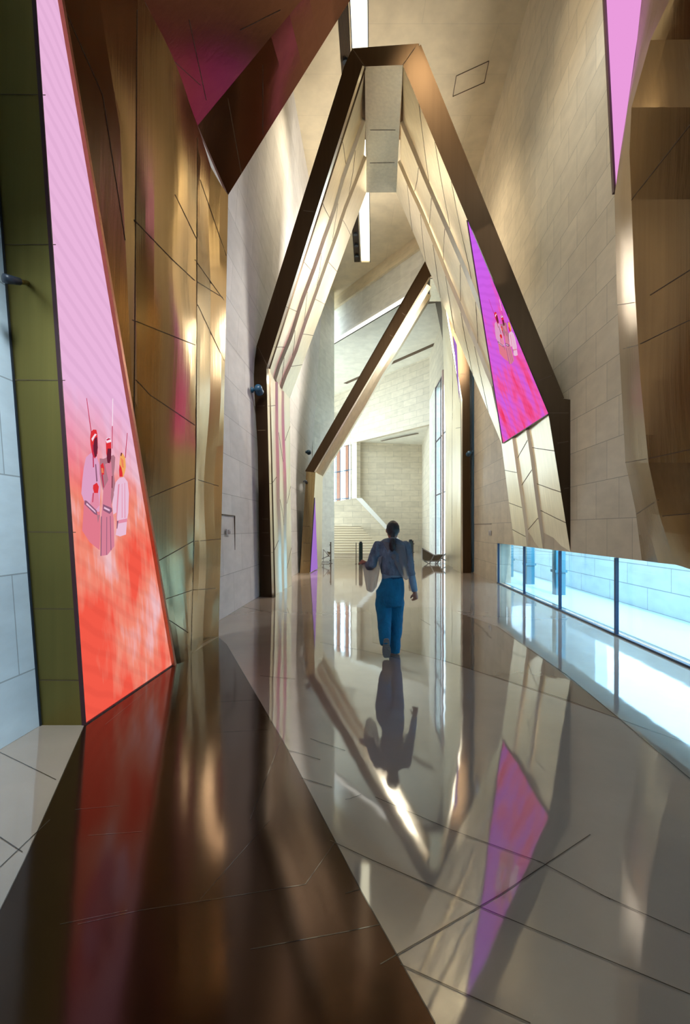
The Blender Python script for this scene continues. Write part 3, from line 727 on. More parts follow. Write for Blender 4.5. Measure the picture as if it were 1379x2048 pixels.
def cm_(r, g, b): return glow('display_ink', lin(r, g, b), 1.0)
INK = {k: cm_(*v) for k, v in dict(crim=(190, 40, 75), mar=(105, 35, 55), red=(222, 50, 58), robe=(222, 160, 196), robe2=(224, 122, 140), vest=(176, 118, 132), dusk=(140, 90, 118),
       wht=(246, 222, 236), yel=(240, 170, 96), org=(236, 130, 90), robe3=(234, 190, 214), pk=(226, 140, 165), rose=(214, 128, 150)).items()}
FIG = [[  # first figure
 ('robe', [(300, 655), (262, 690), (240, 790), (222, 940), (214, 1060), (240, 1135), (300, 1230), (400, 1250), (410, 1000), (398, 760), (370, 680), (330, 640)]),
 ('robe2', [(240, 1140), (232, 1300), (222, 1440), (300, 1560), (400, 1640), (412, 1400), (404, 1240), (360, 1270), (290, 1220)]),
 ('pk', [(330, 1050), (385, 1050), (400, 1180), (350, 1240), (300, 1180)]),
 ('red', [(310, 430), (335, 405), (366, 408), (376, 450), (380, 520), (378, 650), (352, 705), (325, 665), (306, 560), (302, 490)]),
 ('wht', [(315, 500), (350, 448), (370, 455), (350, 480), (325, 528)]),
 ('mar', [(345, 500), (372, 480), (380, 590), (368, 680), (348, 690), (332, 600), (338, 540)]),
 ('crim', [(322, 560), (334, 560), (340, 790), (330, 795)]), ('dusk', [(350, 760), (362, 760), (376, 935), (362, 940)]),
 ('red', [(330, 975), (368, 948), (388, 990), (380, 1055), (340, 1055), (328, 1010)]),
 ('crim', [(326, 1060), (336, 1050), (328, 1150), (320, 1150)]),
 ('dusk', [(240, 1130), (262, 1135), (366, 1235), (372, 1285), (340, 1270), (240, 1170)]), ('robe3', [(262, 1155), (350, 1240), (356, 1262), (255, 1172)]),
 ('vest', [(366, 1280), (398, 1280), (376, 1362)]),
 ('crim', [(256, 84), (262, 84), (312, 440), (304, 442)])],
 [('vest', [(402, 700), (440, 705), (480, 690), (545, 665), (562, 690), (556, 790), (548, 860), (560, 960), (548, 1080), (520, 1190), (430, 1180), (440, 1040), (420, 960), (402, 860)]),
 ('rose', [(455, 760), (520, 735), (530, 900), (515, 1100), (530, 1230), (546, 1330), (552, 1600), (480, 1690), (412, 1700), (414, 1320), (430, 1180), (438, 1020), (490, 920)]),
 ('dusk', [(414, 1300), (424, 1290), (418, 1700), (408, 1700)]), ('dusk', [(470, 1300), (476, 1300), (474, 1690), (468, 1690)]), ('dusk', [(505, 1290), (511, 1290), (520, 1640), (512, 1640)]),
 ('red', [(462, 520), (490, 505), (517, 520), (518, 640), (508, 740), (486, 745), (466, 650)]), ('mar', [(480, 600), (516, 600), (516, 700), (500, 752), (478, 745), (470, 690)]),
 ('wht', [(460, 515), (468, 495), (500, 486), (517, 512), (516, 532), (470, 545)]), ('crim', [(464, 508), (490, 492), (515, 505), (500, 508), (470, 520)]),
 ('red', [(405, 770), (430, 745), (444, 800), (440, 868), (416, 868)]), ('org', [(412, 800), (430, 800), (436, 850), (418, 850)]), ('crim', [(412, 868), (426, 868), (440, 1000), (432, 1000)]),
 ('dusk', [(428, 1170), (520, 1210), (524, 1240), (496, 1270), (428, 1232)]), ('robe3', [(440, 1196), (498, 1225), (495, 1244), (436, 1215)]),
 ('wht', [(524, 88), (532, 88), (528, 370), (520, 370)]), ('crim', [(519, 370), (526, 370), (523, 600), (517, 600)]), ('mar', [(516, 880), (524, 880), (522, 1010), (514, 1000)])],
 [('robe3', [(600, 905), (648, 888), (688, 940), (702, 1060), (696, 1260), (682, 1335), (672, 1480), (610, 1500), (566, 1484), (582, 1370), (580, 1250), (542, 1275), (530, 1180), (545, 1050), (566, 945)]),
 ('pk', [(590, 970), (605, 960), (585, 1250), (578, 1330), (572, 1330), (574, 1200)]), ('pk', [(655, 950), (660, 950), (664, 1310), (656, 1310)]), ('pk', [(628, 960), (632, 960), (634, 1310), (627, 1310)]),
 ('pk', [(590, 1335), (680, 1315), (680, 1350), (590, 1368)]), ('dusk', [(575, 1340), (592, 1340), (580, 1420), (572, 1420)]),
 ('yel', [(612, 650), (635, 648), (660, 695), (667, 790), (655, 850), (638, 895), (606, 880), (600, 760)]), ('red', [(602, 760), (622, 800), (632, 850), (634, 888), (600, 890), (596, 820)]),
 ('org', [(612, 690), (640, 720), (645, 800), (625, 790)]), ('mar', [(615, 640), (628, 648), (618, 680), (610, 672)]), ('crim', [(676, 440), (682, 440), (662, 700), (655, 690)])]]
def draw_fig(rt, nrm, proj):
    for k, fig in enumerate(FIG):
        keys = sorted(set(i for i, _ in fig)); mb = MB()
        for j, (c, pts) in enumerate(fig):
            vs = [proj(x, y) + nrm * (0.003 + .0006 * j) for x, y in pts]
            f = tuple(range(len(vs)))
            a = Vector((0, 0, 0))
            for i in range(1, len(vs) - 1): a += (vs[i] - vs[0]).cross(vs[i + 1] - vs[0])
            if a.dot(nrm) < 0: f = f[::-1]
            mb.add(vs, [f], keys.index(c))
        mb.build('displayed_figure', [INK[c] for c in keys], rt)
draw_fig(s1, n1_, lambda x, y: pl(120 + x / 5.12, 780 + y / 5.12, B0, nS))

# upper right screen beside the right leg
sr = [wa(1210, -2, 3.44), wa(1229.5, 386, 3.44), wa(1285, -2, 3.44), wa(1296, -80, 3.44), wa(1206, -80, 3.44)]
screen('led_screen', [sr[4], sr[1], sr[3]], .05, M['scr3'], 'lilac wedge screen high on the right between stone wall and dark gold leg', [(sr[4], sr[1], .06, .06, M['dark_edge'])])

# ================================================================== ARCH 2
a2p, a2n = Vector((-1.94, 11.31, 0)), Vector((.417, 1, 0)).normalized()
P2 = lambda x, y: pl(x, y, a2p, a2n)
O2 = [P2(*p) for p in ((520, 1193), (515, 900), (506, 742), (513, 692), (690, 127), (704, 96.5), (835, 87), (1122, 797), (1146, 800), (1141.5, 1104))]
I2 = [P2(*p) for p in ((548, 1193), (537, 737), (729, 133), (805, 130), (1096, 828), (1140, 1104))]
O2[0].z = 0; I2[0].z = 0
A2 = root('metal_arch', (1.0, 10.2, 0), 'large second arch with dark bronze front face and pale folded champagne inner sides', 'arch', 'folded metal arches')
mb = MB(); th = a2n * .06
def quad(*p): mb.prism(list(p), th)
quad(O2[0], I2[0], I2[1].lerp(I2[0], .3), O2[1]); quad(O2[1], I2[1].lerp(I2[0], .3), I2[1], O2[3], O2[2]); quad(O2[3], I2[1], I2[2], O2[5], O2[4])
quad(O2[5], I2[2], I2[3], O2[6]); quad(O2[6], I2[3], I2[4], O2[7]); quad(O2[7], I2[4], I2[5], O2[9], O2[8])
seams(mb, [[(514, 812), (540, 811)], [(516, 861), (541, 860)], [(513, 1038), (546, 1038)], [(514, 1065), (546, 1066)], [(516, 1110), (547, 1112)],
           [(704, 97), (729, 133)], [(835, 87), (805, 130)], [(1096, 826), (1146, 826)], [(1104, 888), (1146, 881)], [(1119, 978), (1146, 975)], [(1128, 1032), (1146, 1029)],
           [(515, 692), (537, 737)], [(596, 420), (628, 424)], [(1074, 762), (1112, 748)]], .014)
mb.build('front_fascia', [M['gold_dark'], M['seam']], A2)
R2 = [fl(583, 1170), fy(579, 797, 13.6), fy(732, 385, 14.0), fy(792, 385, 14.0), fy(1002, 886, 12.4), wa(1028, 1090, 3.47)]
R2[0].z = 0
pf = [(0, 0), (.34, -.07), (.355, 0), (.64, -.07), (.655, 0), (1, 0)]
eye2 = Vector((.6, 11, 3))
L_leg = strip([I2[0], I2[1]], [R2[0], R2[1]], 8, 14, [(0, 0), (.38, -.06), (.40, 0), (.70, -.06), (.72, 0), (1, 0)], 0, eye2, .03, 1)
L_slope = strip([I2[1], I2[2]], [R2[1], R2[2]], 10, 18, pf, 0, eye2, .06, 2)
S_top = strip([I2[2], I2[3]], [R2[2], R2[3]], 12, 6, None, 0, eye2, .05, 6)
TP = P2(934, 440)
R_slope = strip([I2[3], TP], [R2[3], R2[4]], 10, 18, [(0, 0), (.36, -.07), (.375, 0), (.68, -.07), (.695, 0), (1, 0)], 0, eye2, .04, 3)
R_flat = strip([TP, I2[4]], [R2[4], R2[4].lerp(I2[4], .02)], 4, 6, None, 0, eye2)
R_leg = strip([I2[4], I2[5]], [R2[4], R2[5]], 8, 8, [(0, 0), (.40, -.05), (.415, 0), (.70, -.05), (.715, 0), (1, 0)], 0, eye2, .03, 4)
skin('left_leg_cladding', [L_leg], [M['champ'], M['seam']], A2, wd=.014, lanes=[(L_leg, [(0, .37, (.22, .52, .86), .05), (.41, .69, (.38, .70), -.12), (.73, 1, (.15, .48, .8), .10)])])
skin('left_slope_cladding', [L_slope], [M['champ'], M['seam']], A2, wd=.012, lanes=[(L_slope, [(0, .335, (.10, .24, .40, .60, .8), .05), (.36, .635, (.06, .17, .32, .47, .66, .86), -.06), (.66, 1, (.13, .27, .42, .58, .76), .06)])])
skin('apex_soffit', [S_top], [M['champ'], M['seam']], A2, [[(730, 260), (800, 260)], [(730, 326), (798, 325)]], .012)
skin('right_slope_cladding', [R_slope, R_flat], [M['champ'], M['seam']], A2, wd=.012, lanes=[(R_slope, [(0, .355, (.3, .55, .8), .08), (.38, .675, (.2, .36, .52, .7, .88), -.08), (.7, 1, (.14, .28, .42, .56, .72, .86), .06)])])
skin('right_foot_cladding', [R_leg], [M['champ'], M['seam']], A2, wd=.012, lanes=[(R_leg, [(0, .395, (.22, .52, .74), -.10), (.42, .695, (.15, .40, .80), .10), (.72, 1, (.3, .62, .88), -.06)])])
# outer faces of the arch
back = Vector((SH * 2.4, 2.4, 0))
mb = MB()
for i in range(3, 7):
    a, b_ = O2[i] + th, O2[i + 1] + th; mb.prism([a, b_, b_ + back, a + back], (a2n.cross(b_ - a)).normalized() * -.05)
mb.build('outer_cladding', M['gold_dark'], A2)
# its screen
tp = P2(934, 440); ctr = Vector((1, 11, 3))
ns = plane3(tp, I2[4], R2[4])
if ns.dot(Vector((0, 5, 1.5)) - tp) < 0: ns = -ns
sp = [pl(934, 440, I2[4] + ns * .02, ns), pl(1096, 828, I2[4] + ns * .02, ns), pl(1005, 886.5, I2[4] + ns * .02, ns)]
ns2 = plane3(*sp); ns2 = ns2 if ns2.dot(Vector((0, 0, EYE)) - tp) > 0 else -ns2
s2, n2_ = screen('led_screen', sp, .012, M['scr2'], 'magenta triangular screen inside right slope of second arch with small red figures', [(sp[0], sp[2], .035, .03, M['dark_edge']), (sp[1], sp[2], .015, .03, M['dark_edge'])])
def pj2(x, y):
    yy = 598 + (y - 85) / 1615 * 130; xx = 975 + (x - 215) / 485 * 38 + (yy - 600) * .22; return pl(xx, yy, sp[0], n2_)
draw_fig(s2, n2_, pj2)

# ================================================================== ARCH 3
Y3 = 17.2
P3 = lambda x, y: fy(x, y, Y3)
O3 = [P3(*p) for p in ((599.5, 1146.1), (612, 943), (848, 530), (862, 505), (900, 500), (938, 690), (941.5, 1146.1))]
I3 = [P3(*p) for p in ((618.7, 1146.1), (630.5, 945), (860, 556), (880, 556), (921, 800), (922, 1146.1))]
A3 = root('metal_arch', (1.2, 17.5, 0), 'third arch farther back with a long dark diagonal beam rising to the right', 'arch', 'folded metal arches')
mb = MB(); th = Vector((0, .06, 0))
mb.prism([O3[0], I3[0], I3[1], O3[1]], th, 2); quad(O3[1], I3[1], I3[2], O3[2]); quad(O3[2], I3[2], I3[3], O3[4], O3[3]); quad(O3[4], I3[3], I3[4], O3[5]); quad(O3[5], I3[4], I3[5], O3[6])
seams(mb, [[(606, y), (632, y + 1)] for y in (975, 998, 1022, 1052, 1086, 1122)] + [[(612, 943), (631, 946)], [(920, 748), (942, 748)], [(920, 1070), (942, 1070)], [(795, 620), (812, 632)], [(770, 665), (788, 675)]], .014)
mb.build('front_fascia', [M['gold_dark'], M['seam'], M['gold']], A3)
R3 = [fl(643, 1127), fy(645, 957, 21.8), fy(858, 603, 19.4), fy(883, 603, 19.4), fy(890, 860, 21.8), fl(889.5, 1127)]
e3 = Vector((1, 18, 3))
skin('left_leg_cladding', [strip(I3[0:2], R3[0:2], 6, 8, [(0, 0), (.5, .10), (1, 0)], 0, e3, .03)], [M['champ']], A3)
skin('diagonal_cladding', [strip(I3[1:3], R3[1:3], 8, 12, [(0, 0), (.3, -.14), (.34, .04), (.66, -.14), (.7, .04), (1, 0)], 0, e3, .04)], [M['champ']], A3)
skin('apex_soffit', [strip([I3[2], I3[3]], [R3[2], R3[3]], 4, 4, None, 0, e3)], [M['champ']], A3)
skin('right_leg_cladding', [strip(I3[3:6], R3[3:6], 6, 8, [(0, 0), (.4, .04), (.5, -.03), (1, 0)], 0, e3, .03)], [M['champ'], M['seam']], A3, [[(892, 730), (915, 728)], [(893, 860), (920, 855)], [(905, 560), (903, 1140)]], .012)
back = Vector((SH * 4, 4, 0)); mb = MB()
for i in range(1, 5):
    a, b_ = O3[i] + th, O3[i + 1] + th; mb.prism([a, b_, b_ + back, a + back], Vector((0, 1, 0)).cross(b_ - a).normalized() * -.05)
mb.build('outer_cladding', M['gold_dark'], A3)
lp = I3[0].lerp(I3[1], .75) + Vector((.035, .0, 0))
screen('led_screen', [I3[0] + Vector((.03, -.0, .02)), lp, I3[0] + Vector((.19, 1.6, .02))], .03, M['scr4'], 'slim violet sliver screen on left leg of third arch', None)
rp = [P3(908, 672) , P3(920, 805), P3(914, 690)]
screen('led_screen', [rp[0] + Vector((-.05, -.02, 0)), rp[1] + Vector((-.03, -.02, 0)), rp[2] + Vector((-.02, -.02, 0))], .02, M['scr4'], 'thin violet sliver screen on right leg of third arch', None)
# narrow dark blue door strip on the right wall
o = MB(); o.prism([wa(942, 1146, 3.47), wa(942.5, 735, 3.47), wa(946, 700, 3.47), wa(946, 1143, 3.47)], (.02, 0, 0))
tag(o.build('blue_slot_panel', M['navy'], origin=wa(942, 1146, 3.47)), 'tall thin dark blue slot beside right leg of third arch', 'panel')

# ================================================================== wall lamps, plates
def wall_lamp(p, wallp, r, ln, label, mat):
    t = root('wall_spotlight', p, label, 'lamp', 'wall spotlights')
    d = (Vector(p) - Vector(wallp)); ax = Vector((0, 1, -.25)).normalized()
    b = MB(); b.tube([p - ax * ln / 2, p - ax * ln * .3, p + ax * ln * .45, p + ax * ln / 2], [r * .8, r, r, r * 1.12], 16); b.build('lamp_head', mat, t, True)
    b = MB(); b.tube([wallp, Vector(wallp).lerp(p, .6), p], [r * .35] * 3, 10); b.ball(wallp, (r * .5, r * .8, r * .8), 10); b.build('bracket', mat, t, True)
P = fy(24, 561, 3.72); q = fy(60, 566, 3.93)
t = root('wall_spotlight', fy(30, 561, 3.8), 'dark navy cylindrical spotlight at far left on olive end panel', 'lamp', 'wall spotlights')
b = MB(); b.tube([fy(6, 556, 3.62), fy(14, 558, 3.64), fy(39, 563, 3.74)], [.032, .034, .026], 18); b.build('lamp_head', M['black'], t, True)
b = MB(); b.tube([fy(38, 563, 3.74), fy(54, 566, 3.93)], [.018, .018], 10); b.build('bracket', M['olive'], t, True)
0 and spot('wall_spotlight_beam', fy(517, 779, 11.0) + Vector((.1, -.2, 0)), AW(-2.6, 8.2, 1.2), 90, (.85, .9, 1), 100)
wall_lamp(fy(517, 779, 11.0), fy(504, 780, 11.05), .085, .22, 'dark teal spotlight high on left wall by second arch foot', M['navy'])
wall_lamp(fy(617, 904, 18.9), fy(612, 904, 19.0), .075, .16, 'small dark teal spotlight on left wall above diagonal beam foot', M['navy'])
wall_lamp(fy(611, 963, 17.0), fy(607, 963, 17.1), .045, .16, 'tiny black spotlight at left edge of third arch leg', M['black'])
wall_lamp(wa(937, 907, 3.2), wa(945, 906, 3.48), .075, .16, 'dark blue spotlight on right wall beside third arch', M['navy'])
wp = Vector((-1.25, 1.9, 5.6))  # unseen lamp added to brighten the near left wall
t = root('added_wall_washer', wp, 'small black wall washer added out of view to brighten the wall at far left', 'lamp', 'added wall washers')
b = MB(); b.tube([wp + Vector((.05, 0, .16)), wp + Vector((-.04, 0, -.02))], [.06, .075], 16); b.build('lamp_head', M['black'], t, True)
b = MB(); b.tube([wp + Vector((.05, 0, .15)), (wp.x + .05, wp.y, 9.2)], .012, 8); b.build('stem', M['black'], t)
spot('added_washer_beam', wp + Vector((-.08, .02, -.06)), (-2.75, 2.9, 1.5), 620, (.78, .92, 1), 62)
def plate(px0, py0, px1, py1, A, label):
    p = [wa(px0, py0, A), wa(px1, py0, A), wa(px1, py1, A), wa(px0, py1, A)]
    t = root('wall_plate', (p[2] + p[3]) / 2, label, 'sign')
    b = MB(); b.prism(p, (-.012 if A > 0 else .012, 0, 0)); b.build('plate', M['plate'], t)
    b = MB(); s = 1 if A < 0 else -1
    for i in range(3):
        z = p[0].z + (p[3].z - p[0].z) * (.22 + .25 * i); a = p[0].lerp(p[1], .15); c = p[0].lerp(p[1], .75 if i else .55)
        b.prism([Vector((a.x + s * .013, a.y, z)), Vector((c.x + s * .013, c.y, z)), Vector((c.x + s * .013, c.y, z - .018)), Vector((a.x + s * .013, a.y, z - .018))], (s * .003, 0, 0))
    b.build('lettering', M['platetext'], t)
plate(452, 1058, 461, 1069, -2.57, 'small pale notice plate on left stone wall below the access panel line')
plate(977, 1061, 982, 1071, 3.49, 'small pale notice plate on right stone wall by the low window end')
b = MB()
for a, c in (((444, 1029), (469, 1032)), ((469, 1032), (469, 1100))): b.bar(wa(*a, -2.595) , wa(*c, -2.595), .018, .02)
tag(b.build('access_panel', M['seam'], origin=wa(469, 1100, -2.57)), 'thin dark outline of an access panel in left stone wall', 'panel')
b = MB()
for a, c in (((946, 1049), (982, 1048)), ((946, 1049), (946, 1081))): b.bar(wa(*a, 3.495), wa(*c, 3.495), .015, .02)
tag(b.build('access_panel', M['seam'], origin=wa(946, 1081, 3.49)), 'thin dark outline of an access panel in right stone wall', 'panel')

# ================================================================== stair
SY0 = 28.0
mb = MB(); ns_ = 12; rr = .139; tr = .34
for i in range(ns_):
    y0 = SY0 + i * tr; z = rr * (i + 1)
    xr = (722 + (ns_ - 1 - i) * 4.4 - CX) / F * (y0 + 0) if i > 4 else (775 - CX) / F * y0
    mb.box((-6.0, y0, 0), (xr, SY0 + ns_ * tr + 1.6, z))
    mb.box((-6.0, y0 - .02, z - .035), (xr, y0, z - .012), 1)
r = root('staircase', (0, SY0, 0), 'broad cream stone staircase rising at the back of the lobby', 'staircase')
mb.build('steps', [plain('cream_stair_stone', (.72, .63, .48), .5), plain('stair_nosing_strip', (.22, .17, .11), .6)], r)
ys = SY0 + ns_ * tr + .05
b = MB(); b.prism([fy(640, 1100, ys), fy(640, 1003, ys), fy(668, 1003, ys), fy(711, 996, ys), fy(796, 1086, ys), fy(796, 1103, ys)], (0, .25, 0)); b.build('side_wall', M['stone_far'], r)
b = MB(); b.prism([fy(711, 996, ys - .06), fy(723, 996, ys - .06), fy(800, 1080, ys - .06), fy(800, 1090, ys - .06)], (0, .35, 0)); b.build('coping', M['white'], r)

# ================================================================== lobby things
def totem(px, w_, py0, Y, label):
    t = root('gate_totem', fy(px, 1056 + EYE / Y * F, Y), label, 'gate', 'entrance gate posts'); c = fy(px, 1056, Y)
    h = EYE - (py0 - HY) / F * Y
    b = MB(); b.box((c.x - w_ / 2, Y - .05, .03), (c.x + w_ / 2, Y + .05, h - .06)); b.build('panel', plain('dark_green_glass', (.035, .06, .055), .15), t)
    b = MB(); b.box((c.x - w_ * .35, Y - .06, h - .07), (c.x + w_ * .35, Y + .06, h)); b.build('cap', M['black'], t)
    b = MB(); b.box((c.x - w_ * .65, Y - .09, 0), (c.x + w_ * .65, Y + .09, .035)); b.build('base', M['black'], t)
def post(px, py0, Y, rad, label, knobs=True, side=1):
    c = fy(px, 1056, Y); h = EYE - (py0 - HY) / F * Y
    t = root('gate_post', Vector((c.x, Y, 0)), label, 'post', 'slim metal gate posts')
    b = MB(); b.tube([(c.x, Y, 0), (c.x, Y, h)], rad, 10); b.tube([(c.x, Y, 0), (c.x, Y, .015)], rad * 3, 12); b.build('shaft', plain('brown_metal', (.16, .13, .10), .3, .6), t)
    if knobs:
        for z in (.12, h * .5, h * .86):
            b = MB(); b.tube([(c.x, Y - .0, z), (c.x + side * .055, Y, z)], .018, 8); b.build('clamp', M['black'], t)
totem(721, .16, 1083, 21.5, 'dark upright gate panel left of the walking person')
post(711.8, 1085, 21.6, .018, 'slim brown metal post left of the dark gate panel', False)
totem(820.5, .17, 1079, 21.0, 'dark upright gate panel right of the walking person')
post(825.5, 1081, 21.3, .022, 'slim metal post with clamps right of the walking person', True, 1)
post(661, 1084, 21.9, .028, 'metal post with clamps beside the white pier at left', True, -1)
def lattice(name, tris, lines, Y, label, dy=.05):
    t = root(name, fy(lines[0][0][0], 1056 + EYE / Y * F, Y), label, 'barrier')
    b = MB()
    for a, c in lines: b.bar(fy(*a, Y), fy(*c, Y), .045, dy)
    b.build('frame', M['white'], t)
    for tri in tris:
        b = MB(); b.prism([fy(x, y, Y + .02) for x, y in tri], (0, .03, 0)); b.build('infill_panel', plain('khaki_panel', (.26, .21, .13), .4), t)
bY = 21.7
q_ = lambda x, y: (800 + x / 8.62, 1050 + y / 8.62)
tr1 = [q_(385, 410), q_(575, 520), q_(520, 622), q_(410, 622), q_(385, 590)]
tr2 = [q_(575, 530), q_(745, 512), q_(655, 622), q_(545, 622)]
lattice('faceted_barrier', [tr1, tr2], [(q_(375, 395), q_(375, 585)), (q_(375, 400), q_(580, 520)), (q_(580, 520), q_(500, 670)), (q_(375, 590), q_(490, 670)), (q_(405, 625), q_(665, 625)), (q_(580, 520), q_(755, 508)), (q_(800, 475), q_(620, 670)), (q_(700, 570), q_(800, 620)), (q_(800, 475), q_(800, 670)), (q_(490, 672), q_(800, 672))],
        bY, 'white-edged faceted geometric barrier with brown panels right of the person')
q_ = lambda x, y: (590 + x / 8.53, 960 + y / 8.53)
lattice('faceted_barrier', [[q_(535, 1220), q_(600, 1230), q_(585, 1285)]], [(q_(480, 1185), q_(590, 1310)), (q_(445, 1350), q_(580, 1290)), (q_(480, 1185), q_(480, 1400)), (q_(445, 1400), q_(600, 1400))],
        22.1, 'small white-edged geometric barrier beside the white pier at left')

# ================================================================== PERSON
def person():
    Y = 6.12; K = Y / F; ox = (783 - CX) / F * Y
    R = root('person', (ox, Y, 0), 'person walking away in sheer blue-grey top and wide blue jeans with low ponytail', 'person')
    X = lambda px: (px - CX) / F * Y          # at the body's own depth
    Z = lambda py: EYE - (py - HY) / F * Y
    skinm = plain('skin', (.42, .20, .14), .5)
    # ---- body: one continuous remeshed surface
    b = MB()
    hx, hz = X(785), Z(1059)
    b.rings([(hx, Y + .02, hz - .115, .035, .045), (hx, Y + .018, hz - .10, .05, .065), (hx, Y + .012, hz - .06, .066, .086), (hx, Y, hz, .074, .095), (hx, Y - .005, hz + .05, .07, .09), (hx, Y - .005, hz + .085, .05, .066), (hx, Y - .005, hz + .103, .022, .03)], 28)
    b.ball((hx + .005, Y + .105, hz - .035), (.013, .02, .024), 12)           # nose
    b.ball((hx + .005, Y + .092, hz - .075), (.024, .012, .009), 12)          # mouth
    for s in (-1, 1):
        b.ball((hx + s * .076, Y + .005, hz - .012), (.010, .02, .032), 12)   # ears
        b.ball((hx + s * .03, Y + .086, hz + .002), (.014, .010, .009), 10)   # eyes
    b.tube([(hx - .003, Y + .005, hz - .08), (hx - .005, Y - .005, hz - .17), (hx - .005, Y - .01, hz - .22)], [.048, .05, .07], 20)
    b.rings([(X(783), Y, Z(1092), .15, .09), (X(782), Y, Z(1120), .13, .09), (X(783), Y, Z(1150), .11, .085), (X(782), Y, Z(1180), .15, .10), (X(781), Y, Z(1196), .12, .09)], 24)
    # arms (viewer's left arm bent, hand forward; right arm hanging, swung a little forward)
    SL, SR = Vector((X(755), Y, Z(1092))), Vector((X(810), Y, Z(1092)))
    EL, ER = Vector((X(741), Y - .06, Z(1130))), Vector((X(820), Y - .03, Z(1140)))
    HL, HR = Vector((X(732), Y + .10, Z(1128))), Vector((X(830), Y + .02, Z(1186)))
    b.tube([SL, SL.lerp(EL, .5), EL, EL.lerp(HL, .5), HL], [.05, .044, .038, .034, .024], 16)
    b.tube([SR, SR.lerp(ER, .5), ER, ER.lerp(HR, .5), HR], [.05, .044, .038, .034, .024], 16)
    # hands: palm, four fingers, thumb
    def hand(c, d, side, curl):
        d = Vector(d).normalized(); lat = d.cross(Vector(side)).normalized(); up = Vector(side).normalized()
        b.tube([c - d * .01, c + d * .035, c + d * .075], [.024, .030, .029], 14)
        for i, L in enumerate((.062, .072, .068, .052)):
            r0 = c + d * .07 + lat * (.0165 * (i - 1.5)) * 1.25
            p1 = r0 + (d * .75 + up * .45 * curl) * L * .42; p2 = p1 + (d * .15 + up * .95 * curl) * L * .34; p3 = p2 + (-d * .55 + up * .5 * curl) * L * .30
            b.tube([r0 - d * .02, r0, p1, p2, p3], [.009, .0095, .009, .0082, .0066], 10)
        t0 = c + d * .015 - lat * .022
        b.tube([t0, t0 + (d * .5 - lat * .6 + up * .4) * .035, t0 + (d * .9 - lat * .25 + up * .8) * .06], [.013, .0115, .009], 10)
    hand(HR, (.10, .12, -1), (-.6, .9, .1), 1.0)
    hand(HL, (-.45, .35, .15), (.1, .6, -.8), .9)
    # legs and feet
    hpL, hpR = Vector((X(769), Y, Z(1185))), Vector((X(794), Y, Z(1185)))
    kL, kR = Vector((X(767), Y - .02, .49)), Vector((X(792), Y + .06, .48))
    aL, aR = Vector((X(767), Y - .20, .17)), Vector((X(789), Y + .04, .09))
    b.tube([hpL, hpL.lerp(kL, .5), kL, kL.lerp(aL, .4), aL], [.085, .075, .055, .052, .036], 18)
    b.tube([hpR, hpR.lerp(kR, .5), kR, kR.lerp(aR, .4), aR], [.085, .075, .055, .052, .036], 18)
    body = b.build('body', skinm, R, smooth=True)
    md = body.modifiers.new('merge', 'REMESH'); md.mode = 'VOXEL'; md.voxel_size = .0055; md.use_smooth_shade = True
    sm = body.modifiers.new('soften', 'SMOOTH'); sm.iterations = 3; sm.factor = .4
    # ---- hair cap and ponytail
    hm, ht, hb = nt('dark_hair')
    v = mapping(ht, 'Object', scale=(60, 60, 6)); n = noise_n(ht, v, 4, 4)
    ht.links.new(ramp(ht, n, [(.3, (.006, .010, .014, 1)), (.7, (.03, .045, .055, 1))]), hb.inputs['Base Color']); ht.links.new(bump(ht, n, .5, .01), hb.inputs['Normal']); hb.inputs['Roughness'].default_value = .4
    b = MB(); hy = Y - .014
    b.rings([(hx - .004, hy - .036, hz - .078, .040, .052), (hx - .002, hy - .024, hz - .045, .068, .074), (hx, hy - .012, hz, .0805, .092), (hx, hy, hz + .045, .077, .100), (hx, hy, hz + .08, .058, .078), (hx, hy, hz + .104, .030, .040), (hx, hy, hz + .112, .010, .012)], 28)
    px_ = X(783)
    b.tube([(hx - .004, Y - .085, hz - .05), (px_, Y - .115, hz - .09)], [.035, .026], 14)
    b.tube([(px_, Y - .11, hz - .085), (px_ - .002, Y - .128, hz - .13), (px_ - .004, Y - .128, Z(1088)), (px_ - .006, Y - .12, Z(1097)), (px_ - .008, Y - .118, Z(1102.5))], [.022, .028, .040, .034, .008], 16)
    h = b.build('hair', hm, R, smooth=True); md = h.modifiers.new('merge', 'REMESH'); md.mode = 'VOXEL'; md.voxel_size = .007; md.use_smooth_shade = True
    sm = h.modifiers.new('soften', 'SMOOTH'); sm.iterations = 4; sm.factor = .4
    b = MB(); b.tube([(px_ - .001, Y - .118, hz - .098), (px_ - .001, Y - .122, hz - .116)], [.031, .031], 16); b.build('hair_tie', plain('grey_tie', (.2, .24, .26), .6), h, True)
    # ---- trousers
    den, t, bb = nt('blue_denim')
    n = noise_n(t, mapping(t, 'Object', scale=(1, 1, .5)), 9, 5); n2 = noise_n(t, mapping(t, 'Object'), 180, 2)
    t.links.new(ramp(t, n, [(.3, (.0, .11, .24, 1)), (.7, (.0, .20, .40, 1))]), bb.inputs['Base Color']); t.links.new(bump(t, n, .6, .05), bb.inputs['Normal']); bb.inputs['Roughness'].default_value = .8
    b = MB()
    b.rings([(X(784.5), Y, Z(1154), .124, .095), (X(784), Y - .004, Z(1165), .146, .115), (X(780), Y - .008, Z(1180), .168, .135), (X(779), Y - .008, Z(1200), .170, .138), (X(779), Y - .004, Z(1212), .160, .125)], 28)
    b.rings([(X(768), Y, .80 - .2 * 0 , .07, .09), (X(767), Y, .78, .095, .105)], 16)
    b.tube([(X(766), Y, Z(1198)), (X(766), Y - .005, .62), kL, kL.lerp(aL, .35), kL.lerp(aL, .8), kL.lerp(aL, 1.03)], [.098, .096, .090, .084, .074, .062], 24)
